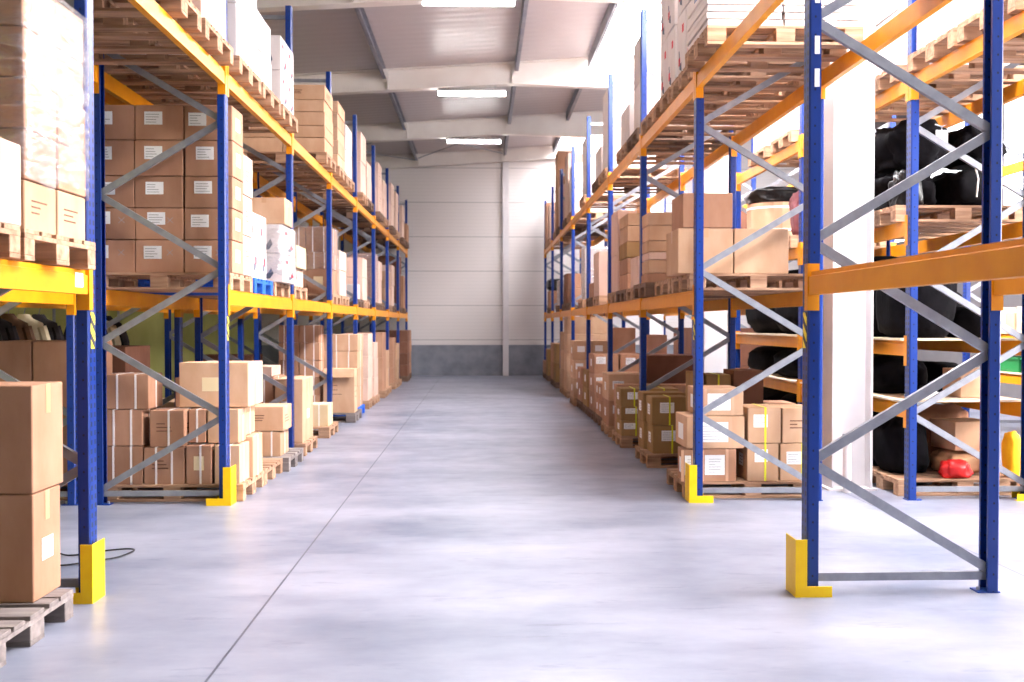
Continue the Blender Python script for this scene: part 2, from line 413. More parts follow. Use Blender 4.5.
# ------------------------------------------------------------------ racking
TOPZ = 5.07
def c_post():
    """open C-section upright, aisle face at +x, lips towards -x"""
    w, d, t, l = .05, .0325, .004, .018
    out = [(d, -w+.008), (d, w-.008), (d-.008, w), (-d, w), (-d, w-l), (-d+t, w-l), (-d+t, w-t), (d-.01, w-t), (d-t, w-.01), (d-t, -w+.01), (d-.01, -w+t), (-d+t, -w+t), (-d+t, -w+l), (-d, -w+l), (-d, -w), (d-.008, -w)]
    return MB().prism(out, .008, TOPZ, 'z').mesh('post', M['post'])
POST = c_post()
BASE = MB().box(-.085, .042, -.046, .046, 0, .008).mesh('base_plate', M['bluecap'])
mbb = MB()
for yy in (0,): mbb.prism([(-.062+.011*math.cos(a*PI/3), yy+.011*math.sin(a*PI/3)) for a in range(6)], .008, .026)
BOLT = mbb.mesh('anchor_bolt', M['bolt'])
def chan(length, w=.052, h=.03, t=.003):
    """C-channel along +x from 0 to length, web facing -y"""
    pts = [(0, -w/2), (h, -w/2), (h, -w/2+t), (t, -w/2+t), (t, w/2-t), (h, w/2-t), (h, w/2), (0, w/2)]
    return MB().prism([(a-h/2, b) for a, b in pts], 0, length, 'x')
INNER = DEPTH-.13                                   # clear gap between the posts
NODES = [.12+.617*i for i in range(8)]
dl = math.hypot(INNER+.07, .617)
DIAG = chan(dl).mesh('diagonal_brace', M['galv'])
HORZ = chan(INNER+.05, .045).mesh('horizontal_brace', M['galv'])
STK = MB().box(0, .002, -.028, .028, 0, .2).mesh('warning_sticker', M['hazard'])
STW = MB().box(-.014, .014, -.002, 0, 0, .1).mesh('white_sticker', M['paper'])
def upright(side, xf, k, label, stickers=(), far=False, grp=None):
    """frame of two posts; side=+1: right-hand rack (aisle face looks to -x). built in local x = away from the aisle"""
    o = empty('rack_upright', (xf, FY(k), 0))
    s = side
    for i, lx in enumerate((.0325, DEPTH-.0325)):
        rot = PI if (i == 0) == (s > 0) else 0      # aisle face outwards on both posts
        x = s*lx
        p = link('post', POST, o, (x, 0, 0), rot)
        bp = link('base_plate', BASE, o, (x, 0, 0), rot)
        if not far: link('anchor_bolt', BOLT, bp)
    x0, x1 = .03, DEPTH-.03
    for i in range(7):
        za, zb = NODES[i], NODES[i+1]
        xa, xb = (x1, x0) if i % 2 == 0 else (x0, x1)
        b = link('diagonal_brace', DIAG, o, (s*xa, 0, za))
        dx = s*(xb-xa); ang = math.atan2(zb-za, dx)
        b.rotation_euler = (0, -ang, 0)
        L = math.hypot(dx, zb-za); b.scale = (L/dl, 1, 1)
    for z in (.09, 4.95):
        b = link('horizontal_brace', HORZ, o, (s*.04 if s > 0 else s*(DEPTH-.04), 0, z)); b.scale = ((DEPTH-.08)/(INNER+.05), 1, 1)
    for st in stickers:
        if st == 'hazard':
            q = link('warning_sticker', STK, o, (-s*.001, 0, 1.375), PI if s > 0 else 0); q['label'] = 'yellow and black striped warning sticker'
        else:
            q = link('white_sticker', STW, o, (s*(.042), -.0505, st)); q['label'] = 'small white sticker'
    return tag(o, label, 'rack upright', grp)

def beam_profile(y0, y1, h=.13, t=.05):
    # closed box section with the step along its top outer edge; +x is the aisle side
    return MB().prism([(0, 0), (t, 0), (t, h-.028), (t-.014, h-.024), (t-.014, h), (0, h)], y0, y1, 'y')
BEAM_M = beam_profile(.052, PITCH-.052).mesh('shelf_beam', M['yellow'])
def conn(end):
    m = MB()
    y = .05 if end == 0 else PITCH-.05
    g = 1 if end == 0 else -1
    a, b = sorted((y+g*.001, y+g*.006))
    m.box(-.01, .056, a, b, -.085, .175)                # plate against the side of the post
    a, b = sorted((y-g*.045, y+g*.006))
    m.box(.0525, .0565, a, b, -.085, .175)              # hook plate over the face of the post
    return m.mesh('beam_connector', M['yellow'])
CONN = [conn(0), conn(1)]
def beam(side, xface, k, z, label, grp, inward=False, sticker=False):
    """beam of bay k; its outer face lies at xface. outer side is -side for front beams, +side for rear ones"""
    outer = -side if not inward else side
    o = link('shelf_beam', BEAM_M, None, (xface-outer*.05, FY(k), z))
    if outer < 0: o.rotation_euler.z = PI; o.location.y = FY(k+1)
    for c in CONN: link('beam_connector', c, o)
    if sticker:
        q = MB().box(.0502, .0512, PITCH-.22, PITCH-.12, .035, .11).build('white_sticker', M['paper'], o); q['label'] = 'small white sticker'
    return tag(o, label, 'shelf beam', grp, 'thing')

def rack(side, xf, word, frames, bays1, bays2, mid='middle', st=None, fwords=None):
    s = side
    for k in frames:
        lab = 'blue upright frame, %s from the camera in the %s' % (ORD[k-frames[0]], word)
        upright(s, xf, k, lab, (st or {}).get(k, ()), far=k > 3, grp='uprights of the %s' % word)
    for bays, z, lv in ((bays1, L1B, mid), (bays2, L2B, 'top')):
        for k in bays:
            i = k-min(bays)
            for rear in (False, True):
                xface = xf-s*.0 if not rear else xf+s*DEPTH
                beam(s, xface, k, z, 'yellow %s beam, %s span, %s level of the %s' % ('back' if rear else 'front', ORD[i], lv, word),
                     '%s level beams of the %s' % (lv, word), rear, sticker=(k == -1 and not rear))
FAR = 8
rack(-1, XL, 'left aisle rack', list(range(0, FAR+1)), [-1]+list(range(1, FAR)), list(range(0, FAR)), st={0: ('hazard',), 1: ('hazard',)})
rack(+1, XR, 'right aisle rack', list(range(0, FAR+1)), [-1]+list(range(1, FAR)), list(range(0, FAR)), st={0: ('hazard', 3.0, 2.82, 3.28), 1: ('hazard',)})
upright(-1, XL, -1, 'blue upright frame of the left aisle rack just outside the near edge of the picture', far=True, grp='uprights of the left aisle rack')
upright(+1, XR, -1, 'blue upright frame of the right aisle rack just outside the near edge of the picture', far=True, grp='uprights of the right aisle rack')
X2L, X2R = -3.375, 3.65
rack(-1, X2L, 'rear left rack', list(range(1, 6)), list(range(0, 5)), list(range(1, 5)))
rack(+1, X2R, 'rear right rack', list(range(1, 6)), [3, 4], list(range(0, 5)))

# post guards
def guard(side, xf, k, label, off=.045):
    s = side
    o = empty('post_guard', (xf-s*off, FY(k)-.1, 0))
    m = MB(); t = .006
    xs = lambda a, b: sorted((s*a, s*b))
    m.box(*xs(0, t), 0, .17, 0, .32); m.box(*xs(t, .065), 0, t, 0, .32)
    m.build('corner_shield', M['guard'], o)
    m = MB(); m.box(*xs(.065, .205), 0, t, 0, .06); m.box(*xs(t, .205), .0065, .044, 0, .006)
    m.build('foot_lip', M['guard'], o)
    m = MB(); m.box(*xs(t, .16), .164, .17, 0, .06)
    m.build('foot_lip', M['guard'], o)
    for x in (.03, .18): MB().prism([(s*x+.011*math.cos(a*PI/3), .028+.011*math.sin(a*PI/3)) for a in range(6)], .006, .02).build('anchor_bolt', M['bolt'], o)
    tag(o, label, 'post guard', 'yellow post guards')
guard(-1, XL, 0, 'yellow post guard beside the grey pallet with two big cartons', .03)
guard(-1, XL, 1, 'yellow post guard at the foot of the second left upright')
guard(+1, XR, 0, 'yellow post guard at the empty nearest right upright', .08)
guard(+1, XR, 1, 'yellow post guard in front of the labelled floor cartons at right', .06)

guard(-1, X2R+DEPTH, 1, 'yellow post guard beside the mustard foam roll on the rear right rack', .03)

# ------------------------------------------------------------------ pallets (1.2 along x, .8 along y)
def pallet_proto(matname):
    m = M[matname]
    d = {}
    mb = MB()
    for i, (y, w) in enumerate(((-.4, .145), (-.2275, .1), (-.0725, .145), (.1275, .1), (.255, .145))): mb.box(-.6, .6, y, y+w, .122, .144)
    d['top_deck'] = [(mb.mesh('top_deck', m, bevel=.002), (0, 0, 0))]
    d['stringer'] = []
    sm = MB().box(-.0725, .0725, -.4, .4, .1, .1219).mesh('stringer', m)
    for x in (-.5275, 0, .5275): d['stringer'].append((sm, (x, 0, 0)))
    bm_ = MB().box(-.0725, .0725, -.05, .05, .022, .0999).mesh('block', m, bevel=.003)
    bc = MB().box(-.0725, .0725, -.0725, .0725, .022, .0999).mesh('block', m, bevel=.003)
    d['block'] = [(bm_ if y else bc, (x, y, 0)) for x in (-.5275, 0, .5275) for y in (-.35, 0, .35)]
    d['bottom_board'] = [(MB().box(-.6, .6, -w/2, w/2, 0, .0219).mesh('bottom_board', m, bevel=.002), (0, y, 0)) for y, w in ((-.35, .1), (0, .145), (.35, .1))]
    far = MB()
    for key in d:
        for me, l in d[key]:
            far.add([Vector(v.co)+Vector(l) for v in me.vertices], [tuple(p.vertices) for p in me.polygons])
    return d, far.mesh('pallet', m)
PAL = {k: pallet_proto(k) for k in ('wood', 'wood_grey', 'wood_dark', 'wood_blue')}
PWORD = {'wood': 'plain wooden', 'wood_grey': 'grey wooden', 'wood_dark': 'dark wooden', 'wood_blue': 'blue wooden'}
def pallet(x, y, z, kind, label, group, rot=0):
    d, far = PAL[kind]
    if y > 14.5:
        o = link('pallet', far, None, (x, y, z), rot)
    else:
        o = empty('pallet', (x, y, z), rot)
        for key in d:
            for me, l in d[key]: link(key, me, o, l)
    return tag(o, label, 'pallet', group)

# ------------------------------------------------------------------ cartons
CW = {'brown': 'brown', 'tan': 'tan', 'pale': 'pale', 'pinkish': 'rosy', 'white': 'white', 'olive': 'olive-brown', 'dark': 'dark-brown', 'cream': 'cream'}
BOXC = {}
def box_mesh(w, d, h, m):
    key = (round(w, 3), round(d, 3), round(h, 3), m)
    if key not in BOXC:
        mb = MB(); mb.box(-w/2, w/2, -d/2, d/2, 0, h)
        BOXC[key] = mb.mesh('carton', M[m], bevel=.005)
    return BOXC[key]
def carton(cx, cy, z, w, d, h, style, label, group=None, rot=0, side=-1):
    """style: colour then letters: L paper label, S white straps, Y yellow strap, T tape, P print, R red print, X pen cross, F open flaps"""
    colour, feats = (style.split('+')+[''])[:2]
    o = link('carton', box_mesh(w, d, h, colour), None, (cx, cy, z), rot)
    near = cy < 16
    yf = -d/2-.0012          # face to the camera
    xa = (w/2+.0012)*(1 if side < 0 else -1); xs = 1 if side < 0 else -1   # face to the aisle
    r = random.Random(int(cx*1000)*31+int(cy*1000)*17+int(z*1000))
    if 'T' in feats and near:
        tw = .05 if w > .3 else .035; e = .0012; q = d/2
        MB().prism([(-q-e, h*.8), (-q, h*.8), (-q, h), (q, h), (q, h*.8), (q+e, h*.8), (q+e, h+e), (-q-e, h+e)], -tw/2, tw/2, 'x').build('tape_strip', M['tape'], o)
        MB().box(*sorted((xa, xa+xs*.0008)), -.025, .025, h*.72, h).build('tape_strip', M['tape'], o)
    if 'L' in feats:
        m = MB(); lw, lh = min(.15, w*.42), min(.11, h*.4)
        lx = r.uniform(-.75, -.15)*(w-lw)*.5; lz = h*r.uniform(.4, .52)
        m.box(lx-lw/2, lx+lw/2, yf-.0006, yf+.001, lz, lz+lh, 0)
        if near:
            for q in range(4): m.box(lx-lw*.42, lx+lw*r.uniform(.0, .4), yf-.001, yf-.0004, lz+lh*(.16+.2*q), lz+lh*(.21+.2*q), 1)
        m.build('paper_label', [M['paper'], M['ink']], o)
        m = MB(); lw = min(.14, d*.4)
        m.box(*sorted((xa, xa+xs*.0009)), -lw/2, lw/2, h*.35, h*.35+lh, 0)
        if near:
            for q in range(3): m.box(*sorted((xa+xs*.0006, xa+xs*.0013)), -lw*.4, lw*r.uniform(0, .4), h*.35+lh*(.2+.25*q), h*.35+lh*(.26+.25*q), 1)
        m.build('paper_label', [M['paper'], M['ink']], o)
    if 'K' in feats:         # large sheet label between two tape lines
        m = MB(); lw, lh = w*.52, h*.62
        m.box(-lw/2-.02, lw/2-.02, yf-.0006, yf+.001, h*.2, h*.2+lh, 0)
        for q in range(6): m.box(-lw*.42, lw*r.uniform(-.1, .3), yf-.001, yf-.0004, h*.28+lh*.13*q, h*.28+lh*.13*q+.004, 1)
        m.build('paper_label', [M['paper'], M['ink']], o)
        for sx in (-1, 1):
            m = MB(); x = -.02+sx*(lw/2+.02); m.box(x-.012, x+.012, yf-.0003, yf+.001, 0, h); m.build('tape_strip', M['cleartape'], o)
        m = MB(); m.box(*sorted((xa, xa+xs*.0009)), -d*.22, d*.22, h*.22, h*.72, 0); m.build('paper_label', M['paper'], o)
    if 'C' in feats:
        m = MB(); lw, lh = min(.2, w*.4), min(.12, h*.4)
        m.box(-lw/2, lw/2, yf-.0006, yf+.001, h*.36, h*.36+lh); q = m.build('paper_label', M['papercream'], o); q['label'] = 'cream label'
    for ch, mt in (('S', 'strap_white'), ('Y', 'strap_yellow')):
        if ch in feats:
            sw = .0085; xsn = (-.22*w, .22*w) if ch == 'S' and w > .3 else (r.uniform(-.05, .1)*w,)
            for x in xsn:
                m = MB(); e = .0025; x += r.uniform(-.03, .03)*w
                m.box(x-sw, x+sw, -d/2-e, -d/2, -.0, h+e); m.box(x-sw, x+sw, d/2, d/2+e, 0, h+e); m.box(x-sw, x+sw, -d/2, d/2, h, h+e)
                m.build('strap', M[mt], o)
            if ch == 'S':
                m = MB(); y = r.uniform(-.1, .1)*d; e = .002
                m.box(-w/2-e, -w/2, y-sw, y+sw, 0, h+e); m.box(w/2, w/2+e, y-sw, y+sw, 0, h+e); m.box(-w/2, w/2, y-sw, y+sw, h+.0026, h+.0046)
                m.build('strap', M[mt], o)
    if 'P' in feats:
        m = MB()
        for q in range(3):
            a = -w*.3; m.box(a, a+w*r.uniform(.2, .45), yf-.0006, yf+.001, h*(.62-.1*q), h*(.62-.1*q)+.009)
        m.build('ink_print', M['stamp'], o)
        m = MB()
        for q in range(3):
            a = -d*.3; m.box(*sorted((xa, xa+xs*.0008)), a, a+d*r.uniform(.2, .5), h*(.6-.12*q), h*(.6-.12*q)+.008)
        m.build('ink_print', M['stamp'], o)
    if 'R' in feats:
        MB().box(-w*.3, w*.1, yf-.0008, yf+.001, h*.66, h*.84).build('red_print', M['red'], o)
        for ya, za in ((-d*.3, .68), (d*.12, .22)): MB().box(*sorted((xa, xa+xs*.0008)), ya, ya+d*.2, h*za, h*(za+.12)).build('red_print', M['red'], o)
        m = MB()
        m.prism([(w*.05, h*.1), (w*.22, h*.12), (w*.3, h*.3), (w*.25, h*.5), (w*.18, h*.32), (w*.06, h*.26)], yf-.0008, yf+.001, 'y'); m.build('grey_print', M['slate'], o); m = MB()
        pts = [(-d*.05, h*.1), (d*.2, h*.16), (d*.3, h*.45), (d*.22, h*.45), (d*.14, h*.24), (-d*.02, h*.24)]
        m.prism(pts, *sorted((xa, xa+xs*.0008)), 'x')
        m.build('grey_print', M['slate'], o)
    if 'X' in feats:
        m = MB()
        for sg in (-1, 1):
            mx = Matrix.Translation((w*.22, yf, h*.62)) @ Matrix.Rotation(sg*.75, 4, 'Y')
            m.box(-.035, .035, -.0005, .001, -.002, .002, mx=mx)
        m.build('pen_cross', M['ink'], o)
    if 'F' in feats:
        for sg in (-1, 1):
            m = MB(); mx = Matrix.Translation((0, sg*d/2, h)) @ Matrix.Rotation(sg*-.9, 4, 'X')
            m.box(-w/2+.005, w/2-.005, min(0, sg*.16), max(0, sg*.16), .0, .005, mx=mx)
            m.build('open_flap', M[colour], o)
    return tag(o, label, 'carton', group)
FW = {'L': 'labelled', 'K': 'big-labelled', 'S': 'white-strapped', 'Y': 'yellow-strapped', 'R': 'red-printed', 'P': 'printed', 'F': 'open', 'X': 'pen-marked', 'C': 'cream-labelled'}
def look(style):
    colour, feats = (style.split('+')+[''])[:2]
    f = next((FW[c] for c in 'KRXSYFCPL' if c in feats), 'plain')
    return '%s %s carton' % (f, CW[colour])
def layer_word(i, n): return 'only' if n == 1 else 'bottom' if i == 0 else 'top' if i == n-1 else ORD[i]
LEVEL = {'F': (.001, 'floor row'), 'M': (L1T+.001, 'middle shelf'), 'T': (L2T+.001, 'top shelf')}
COUNT = {}
def stack(row, side, xf, level, y0, kind, items, say, overhang=.1, zbase=None, rowname=None):
    """one pallet and what stands on it. y0: its end nearest the camera. items: grids and single boxes in (u inward, v along) metres"""
    s = side
    zb, lw = LEVEL[level]
    if zbase is not None: zb = zbase
    rn = rowname or '%s %s' % (row, lw)
    i = COUNT.get(rn, 0); COUNT[rn] = i+1
    X0 = xf-s*overhang
    where = '%s pallet of %s' % (ORD[i], rn)
    if kind:
        pallet(X0+s*.6, y0+.4, zb, kind, '%s pallet %s, %s of %s' % (PWORD[kind], say, ORD[i], rn), 'pallets of the '+rn)
    zd = zb+(.145 if kind else .001)
    for it in items:
        if it[0] == 'g':
            _, u0, u1, nu, v0, v1, nv, hs, style = it[:9]
            z = zd+(it[9] if len(it) > 9 else 0); styles = style if isinstance(style, list) else [style]*len(hs)
            for li, h in enumerate(hs):
                for a in range(nu):
                    for b in range(nv):
                        top = li == len(hs)-1
                        if not (a == 0 or b == 0 or (top and z+h < 1.5)): continue
                        w, d = (u1-u0)/nu, (v1-v0)/nv
                        col = [] if nu*nv == 1 else ['aisle corner' if a == 0 and b == 0 else 'far aisle end' if a == 0 and b == nv-1 else 'aisle middle' if a == 0 else
                               'inner far' if b > 0 else 'inner corner' if a == nu-1 else 'front middle']
                        j = random.uniform(-.006, .006)
                        st = styles[li]
                        lab = ', '.join([look(st), layer_word(li, len(hs))+' layer']+col+['on '+where])
                        carton(X0+s*(u0+w*(a+.5))+j, y0+v0+d*(b+.5), z, w-.012, d-.012, h-.006, st, lab, 'cartons of the '+rn, random.uniform(-.006, .006), s)
                z += h
        else:
            u0, u1, v0, v1, h0, h1, st, pos = it
            lab = '%s, %s, on %s' % (look(st), pos, where)
            carton(X0+s*(u0+u1)/2, y0+(v0+v1)/2, zd+h0, u1-u0-.006, v1-v0-.006, h1-h0-.006, st, lab, 'cartons of the '+rn, 0, s)
    return X0, zd
def wrap(side, X0, u0, u1, y0, y1, z0, z1, label, top=True):
    """a loose skin of stretch film around a load"""
    s = side; xa, xb = sorted((X0+s*u0, X0+s*u1))
    nz, nx, ny = 14, 10, 8
    r = random.Random(int(y0*100))
    ring = lambda: None
    per = [(xa+(xb-xa)*i/nx, y0) for i in range(nx)]+[(xb, y0+(y1-y0)*i/ny) for i in range(ny)]+[(xb-(xb-xa)*i/nx, y1) for i in range(nx)]+[(xa, y1-(y1-y0)*i/ny) for i in range(ny)]
    cx, cy = (xa+xb)/2, (y0+y1)/2
    vs, fs = [], []
    n = len(per)
    for j in range(nz+1):
        z = z0+(z1-z0)*j/nz
        for i, (x, y) in enumerate(per):
            e = .008+r.uniform(0, .006)
            ox = e if x > cx else -e; oy = e if y > cy else -e
            zz = z+(.03*math.sin(i*.9)+.02*math.sin(i*2.3) if j == 0 else 0)
            vs.append((x+ox, y+oy, zz))
    for j in range(nz):
        for i in range(n): fs.append((j*n+i, j*n+(i+1) % n, (j+1)*n+(i+1) % n, (j+1)*n+i))
    m = MB().add(vs, fs)
    if top:
        vs2 = [vs[nz*n+i] for i in range(n)]; k = len(m.v); m.add(vs2+[(cx, cy, z1+.03)], [(i, (i+1) % n, n) for i in range(n)])
    o = m.build('stretch_wrap', M['film'], smooth=True)
    bm = bmesh.new(); bm.from_mesh(o.data); bmesh.ops.remove_doubles(bm, verts=bm.verts, dist=.0005); bm.to_mesh(o.data); bm.free()
    for p in o.data.polygons: p.use_smooth = True
    return tag(o, label, 'stretch wrap')

# ------------------------------------------------------------------ what stands in the left aisle rack
W1, G1, K1, B1 = 'wood', 'wood_grey', 'wood_dark', 'wood_blue'
def left(level, y0, kind, items, say, ov=None): return stack('the left', -1, XL, level, y0, kind, items, say, ov if ov is not None else {'F': .1, 'M': .0, 'T': .09}[level])
def right(level, y0, kind, items, say, ov=None): return stack('the right', 1, XR, level, y0, kind, items, say, ov if ov is not None else (.075 if level == 'F' else .02))
# floor
left('F', 4.2, G1, [(.08, .95, .54, .85, 0, .535, 'brown+TL', 'lower of two big ones'), (.08, .93, .54, .89, .535, 1.07, 'brown+TC', 'upper of two big ones')],
     'under two big square cartons', .02)
left('F', 8.21, W1, [
    (.85, 1.2, .02, .4, 0, .33, 'brown+S', 'bottom of inner column'), (.85, 1.2, .02, .4, .33, .64, 'brown+S', 'second of inner column'), (.8, 1.18, .03, .4, .64, .94, 'brown+S', 'top of inner column'),
    (.5, .845, .02, .4, 0, .32, 'brown+SP', 'lower of middle pair'), (.5, .795, .02, .4, .32, .635, 'brown+SP', 'upper of middle pair'),
    (.27, .49, .02, .3, 0, .335, 'brown+SC', 'small one near aisle'), (.03, .25, .02, .36, 0, .335, 'tan+S', 'low one at aisle corner'),
    (.0, .25, .37, .74, 0, .37, 'tan+S', 'low, behind aisle corner'), (.27, .49, .31, .74, 0, .34, 'brown+S', 'low, behind small one'),
    (.06, .33, .1, .36, .34, .635, 'tan+S', 'under the widest, aisle side'), (.34, .49, .1, .7, .345, .635, 'brown+S', 'narrow, under the widest'), (.06, .33, .37, .7, .375, .635, 'tan+S', 'under the widest, far side'),
    (.0, .6, .2, .5, .64, 1.035, 'tan+C', 'widest one on top'), (.0, .5, .51, .76, .64, 1.03, 'pale+T', 'tall, behind the widest')],
     'under strapped and one wide carton', .1)
left('F', 9.03, W1, [(.25, .47, .1, .36, 0, .2, 'tan+S', 'small round-edged pack'), ('g', .6, 1.15, 1, .2, .7, 1, [.4], 'dark+T')], 'almost empty with one small pack')
left('F', 9.85, G1, [(.1, .42, .08, .5, 0, .26, 'tan+S', 'lower of aisle pair'), (.07, .46, .08, .52, .26, .52, 'tan+P', 'upper of aisle pair'),
                    ('g', .62, 1.18, 2, .1, .72, 1, [.42, .4], 'brown+S')], 'sticking out under two low cartons', .16)
left('F', 11.0, W1, [(.04, .36, .05, .74, 0, .74, 'tan+LT', 'tall smooth one'), ('g', .37, 1.18, 2, .1, .72, 1, [.4, .36], 'brown+S'), (.4, .8, .1, .6, .76, .88, 'pale+T', 'flat one on strapped ones')], 'under a tall smooth carton', .12)
left('F', 12.72, W1, [(.03, .3, .1, .5, 0, .3, 'cream+S', 'single cream cube')], 'with one cream cube', .12)
left('F', 14.72, G1, [(.02, .5, .05, .42, 0, .68, 'tan+PF', 'big open one at aisle'), ('g', .55, 1.18, 2, .06, .5, 1, [.27, .27, .27, .27, .27], 'brown+S')], 'with a big printed carton', .2)
left('F', 15.6, B1, [('g', .02, 1.0, 2, .05, .75, 1, [.34, .3, .28, .28], 'tan+S')], 'under wrapped strapped cartons', .14)
X0, z = left('F', 17.05, W1, [('g', .02, 1.0, 2, .05, .75, 1, [.4, .4, .4], 'pale+T')], 'under film-wrapped pale cartons', .14)
left('F', 18.0, W1, [('g', .02, 1.0, 1, .05, .75, 1, [.36, .36, .3], 'pale')], 'third before the brown pair', .14)
left('F', 19.6, W1, [(.05, .9, .05, .75, 0, .68, 'brown', 'lower of a brown pair'), (.05, .8, .05, .75, .68, 1.2, 'brown', 'upper of a brown pair')], 'under two brown cartons', .16)
left('F', 20.5, W1, [('g', .05, .9, 1, .05, .75, 1, [.4, .4], 'tan')], 'under two tan cartons', .14)
left('F', 22.2, W1, [('g', .05, .9, 1, .05, .75, 1, [.35, .35, .35], 'brown')], 'under three even cartons', .14)
left('F', 23.2, W1, [('g', .05, .9, 1, .05, .75, 1, [.5, .4], 'tan')], 'under a tan pair', .14)
left('F', 25.1, K1, [('g', .0, .9, 1, .05, .75, 1, [.3, .3, .3, .3], 'dark')], 'under four flat dark cartons', .2)
left('F', 26.3, K1, [('g', .0, .9, 1, .05, .75, 1, [.3, .3, .3, .3], 'brown')], 'last before the end wall', .16)
# middle shelf
left('M', 3.56, W1, [(.0, .7, .4, .82, 0, .37, 'pale+T', 'cut by the picture edge')], 'cut by the frame edge', .07)
X0, z = left('M', 4.42, W1, [('g', .03, .7, 2, .08, .76, 2, [.235]*5, ['tan+P', 'brown', 'brown', 'brown', 'brown'])], 'under a film-wrapped load', .06)
wrap(-1, X0, .03, .7, 4.5, 5.18, z+.245, z+1.18, 'clear stretch film around the pale cartons nearest the left upright')
left('M', 8.21, W1, [('g', -.02, 1.22, 3, .03, .4, 1, [.28, .27, .27, .304, .298], ['brown+LX', 'brown+LX', 'brown+L', 'brown+L', 'brown+L']),
                     ('g', -.02, .6, 1, .41, .76, 1, [.36, .36, .36], 'pale+P')], 'under five layers of labelled cartons')
left('M', 9.08, B1, [('g', .05, .9, 2, .06, .74, 2, [.64], 'white+R'), (.2, .5, .1, .35, .645, .79, 'white+R', 'small one on top')], 'with white red-printed cartons')
X0, z = left('M', 9.96, W1, [('g', -.07, .9, 2, .06, .76, 1, [.3, .3], 'white+R'), (-.09, .34, .08, .5, .6, .88, 'tan+T', 'on the white ones')], 'with a tan carton on top')
wrap(-1, X0, -.07, .9, 10.02, 10.72, z+.06, z+.6, 'clear stretch film around white cartons below a tan carton', False)
left('M', 11.02, W1, [(.04, .34, .05+.175*i, .05+.175*(i+1), 0, .22, 'pale', '%s of the lower four' % ORD[i]) for i in range(4)]+[(.0, .32, .1+.21*i, .1+.21*(i+1), .22, .48, 'cream', '%s of the upper three' % ORD[i]) for i in range(3)], 'with low cream packs')
COUNT['tmp'] = 0
X0, z = left('M', 13.83, W1, [('g', .04, .74, 2, .04, .76, 1, [.36, .24, .36], ['brown+C', 'brown+S', 'brown+S'])], 'with a humped film-topped load')
wrap(-1, X0, .04, .74, 13.87, 14.59, z+.36, z+.97, 'clear stretch film over the strapped cartons behind the third left post')
left('M', 14.75, W1, [('g', .04, .7, 1, .04, .76, 1, [.4, .3], 'pale')], 'behind the film-topped load')
left('M', 16.65, K1, [(.02, .3, .06, .4, 0, .26, 'white', 'small one at aisle'), ('g', .34, 1.0, 1, .05, .75, 1, [.36, .34], 'pale')], 'with one small white carton in front')
left('M', 17.55, W1, [('g', .04, .8, 1, .05, .75, 1, [.42, .36], 'pale')], 'after the small white carton')
X0, z = left('M', 19.4, K1, [('g', .04, .8, 1, .05, .75, 1, [.4, .3, .3], 'pinkish+P')], 'under three printed cartons')
wrap(-1, X0, .04, .8, 19.45, 20.15, z+.06, z+1.0, 'clear stretch film around printed pale cartons far along the left shelf')
left('M', 20.3, K1, [('g', .04, .8, 1, .05, .75, 1, [.5, .4], 'pale')], 'under a pale pair')
left('M', 22.3, W1, [('g', .04, .8, 1, .05, .75, 1, [.4, .4], 'tan')], 'under a tan pair')
left('M', 23.3, K1, [('g', .04, .8, 1, .05, .75, 1, [.5, .5], 'pale')], 'under two equal cartons')
left('M', 25.1, K1, [('g', .02, .8, 1, .05, .75, 1, [.45, .45, .45], 'dark')], 'under three dark cartons')
left('M', 26.5, K1, [('g', .02, .8, 1, .05, .75, 1, [.45, .45], 'brown')], 'at the wall end')
# top shelf
left('T', 5.4, W1, [('g', .04, 1.1, 2, .05, .75, 1, [.5, .5], 'brown')], 'seen from below, nearest')
left('T', 6.3, W1, [('g', .04, 1.1, 2, .05, .75, 1, [.5, .5], 'brown')], 'seen from below, middle one of three')
left('T', 7.2, W1, [('g', .04, 1.1, 2, .05, .75, 1, [.5, .5], 'pale')], 'above the second left upright')
left('T', 8.2, W1, [(.03, .55, .03, .78, 0, .45, 'white', 'large lower one at aisle'), (.56, 1.0, .03, .78, 0, .45, 'white', 'lower one inside'), (.03, 1.0, .03, .4, .45, 1.0, 'white', 'upper one near end'), (.03, 1.0, .41, .78, .45, 1.0, 'white', 'upper one far end')], 'with big white cartons')
left('T', 9.08, W1, [('g', .08, .9, 2, .05, .75, 2, [.36, .36], 'white')], 'with small white cartons')
left('T', 9.98, W1, [('g', .03, .9, 2, .05, .75, 2, [.36, .36], 'white+R')], 'with white appliance cartons')
left('T', 12.76, W1, [('g', .03, 1.15, 2, .05, .76, 1, [.2, .16, .18, .16, .2], ['tan', 'tan', 'tan', 'tan', 'tan+P'])], 'with five flat layers')
left('T', 13.85, W1, [('g', .03, .5, 1, .05, .75, 1, [.18, .2, .18, .2, .18], 'tan')], 'with a narrow tan stack', .1)
left('T', 14.75, W1, [('g', .03, .8, 1, .05, .75, 1, [.4, .4], 'white')], 'behind the narrow tan stack')
left('T', 16.6, W1, [('g', .03, .8, 1, .05, .75, 1, [.55, .5], 'pale')], 'with a tall pale pair')
left('T', 17.5, K1, [('g', .03, .8, 1, .05, .75, 1, [.4, .3], 'pale')], 'with a pale pair')
left('T', 19.4, K1, [('g', .03, .8, 1, .05, .75, 1, [.5, .5], 'pale+P')], 'with a marked pale pair')
left('T', 20.4, W1, [('g', .03, .8, 1, .05, .75, 1, [.4, .4], 'pale')], 'beside the marked pale pair')
left('T', 22.2, K1, [('g', .03, .8, 1, .05, .75, 1, [.5, .5], 'pale')], 'with two equal pale cubes')
left('T', 23.3, W1, [('g', .03, .8, 1, .05, .75, 1, [.5, .45], 'pale')], 'after two equal pale cubes')
left('T', 25.2, K1, [('g', .03, .8, 1, .05, .75, 1, [.45, .4], 'pale')], 'next to last')
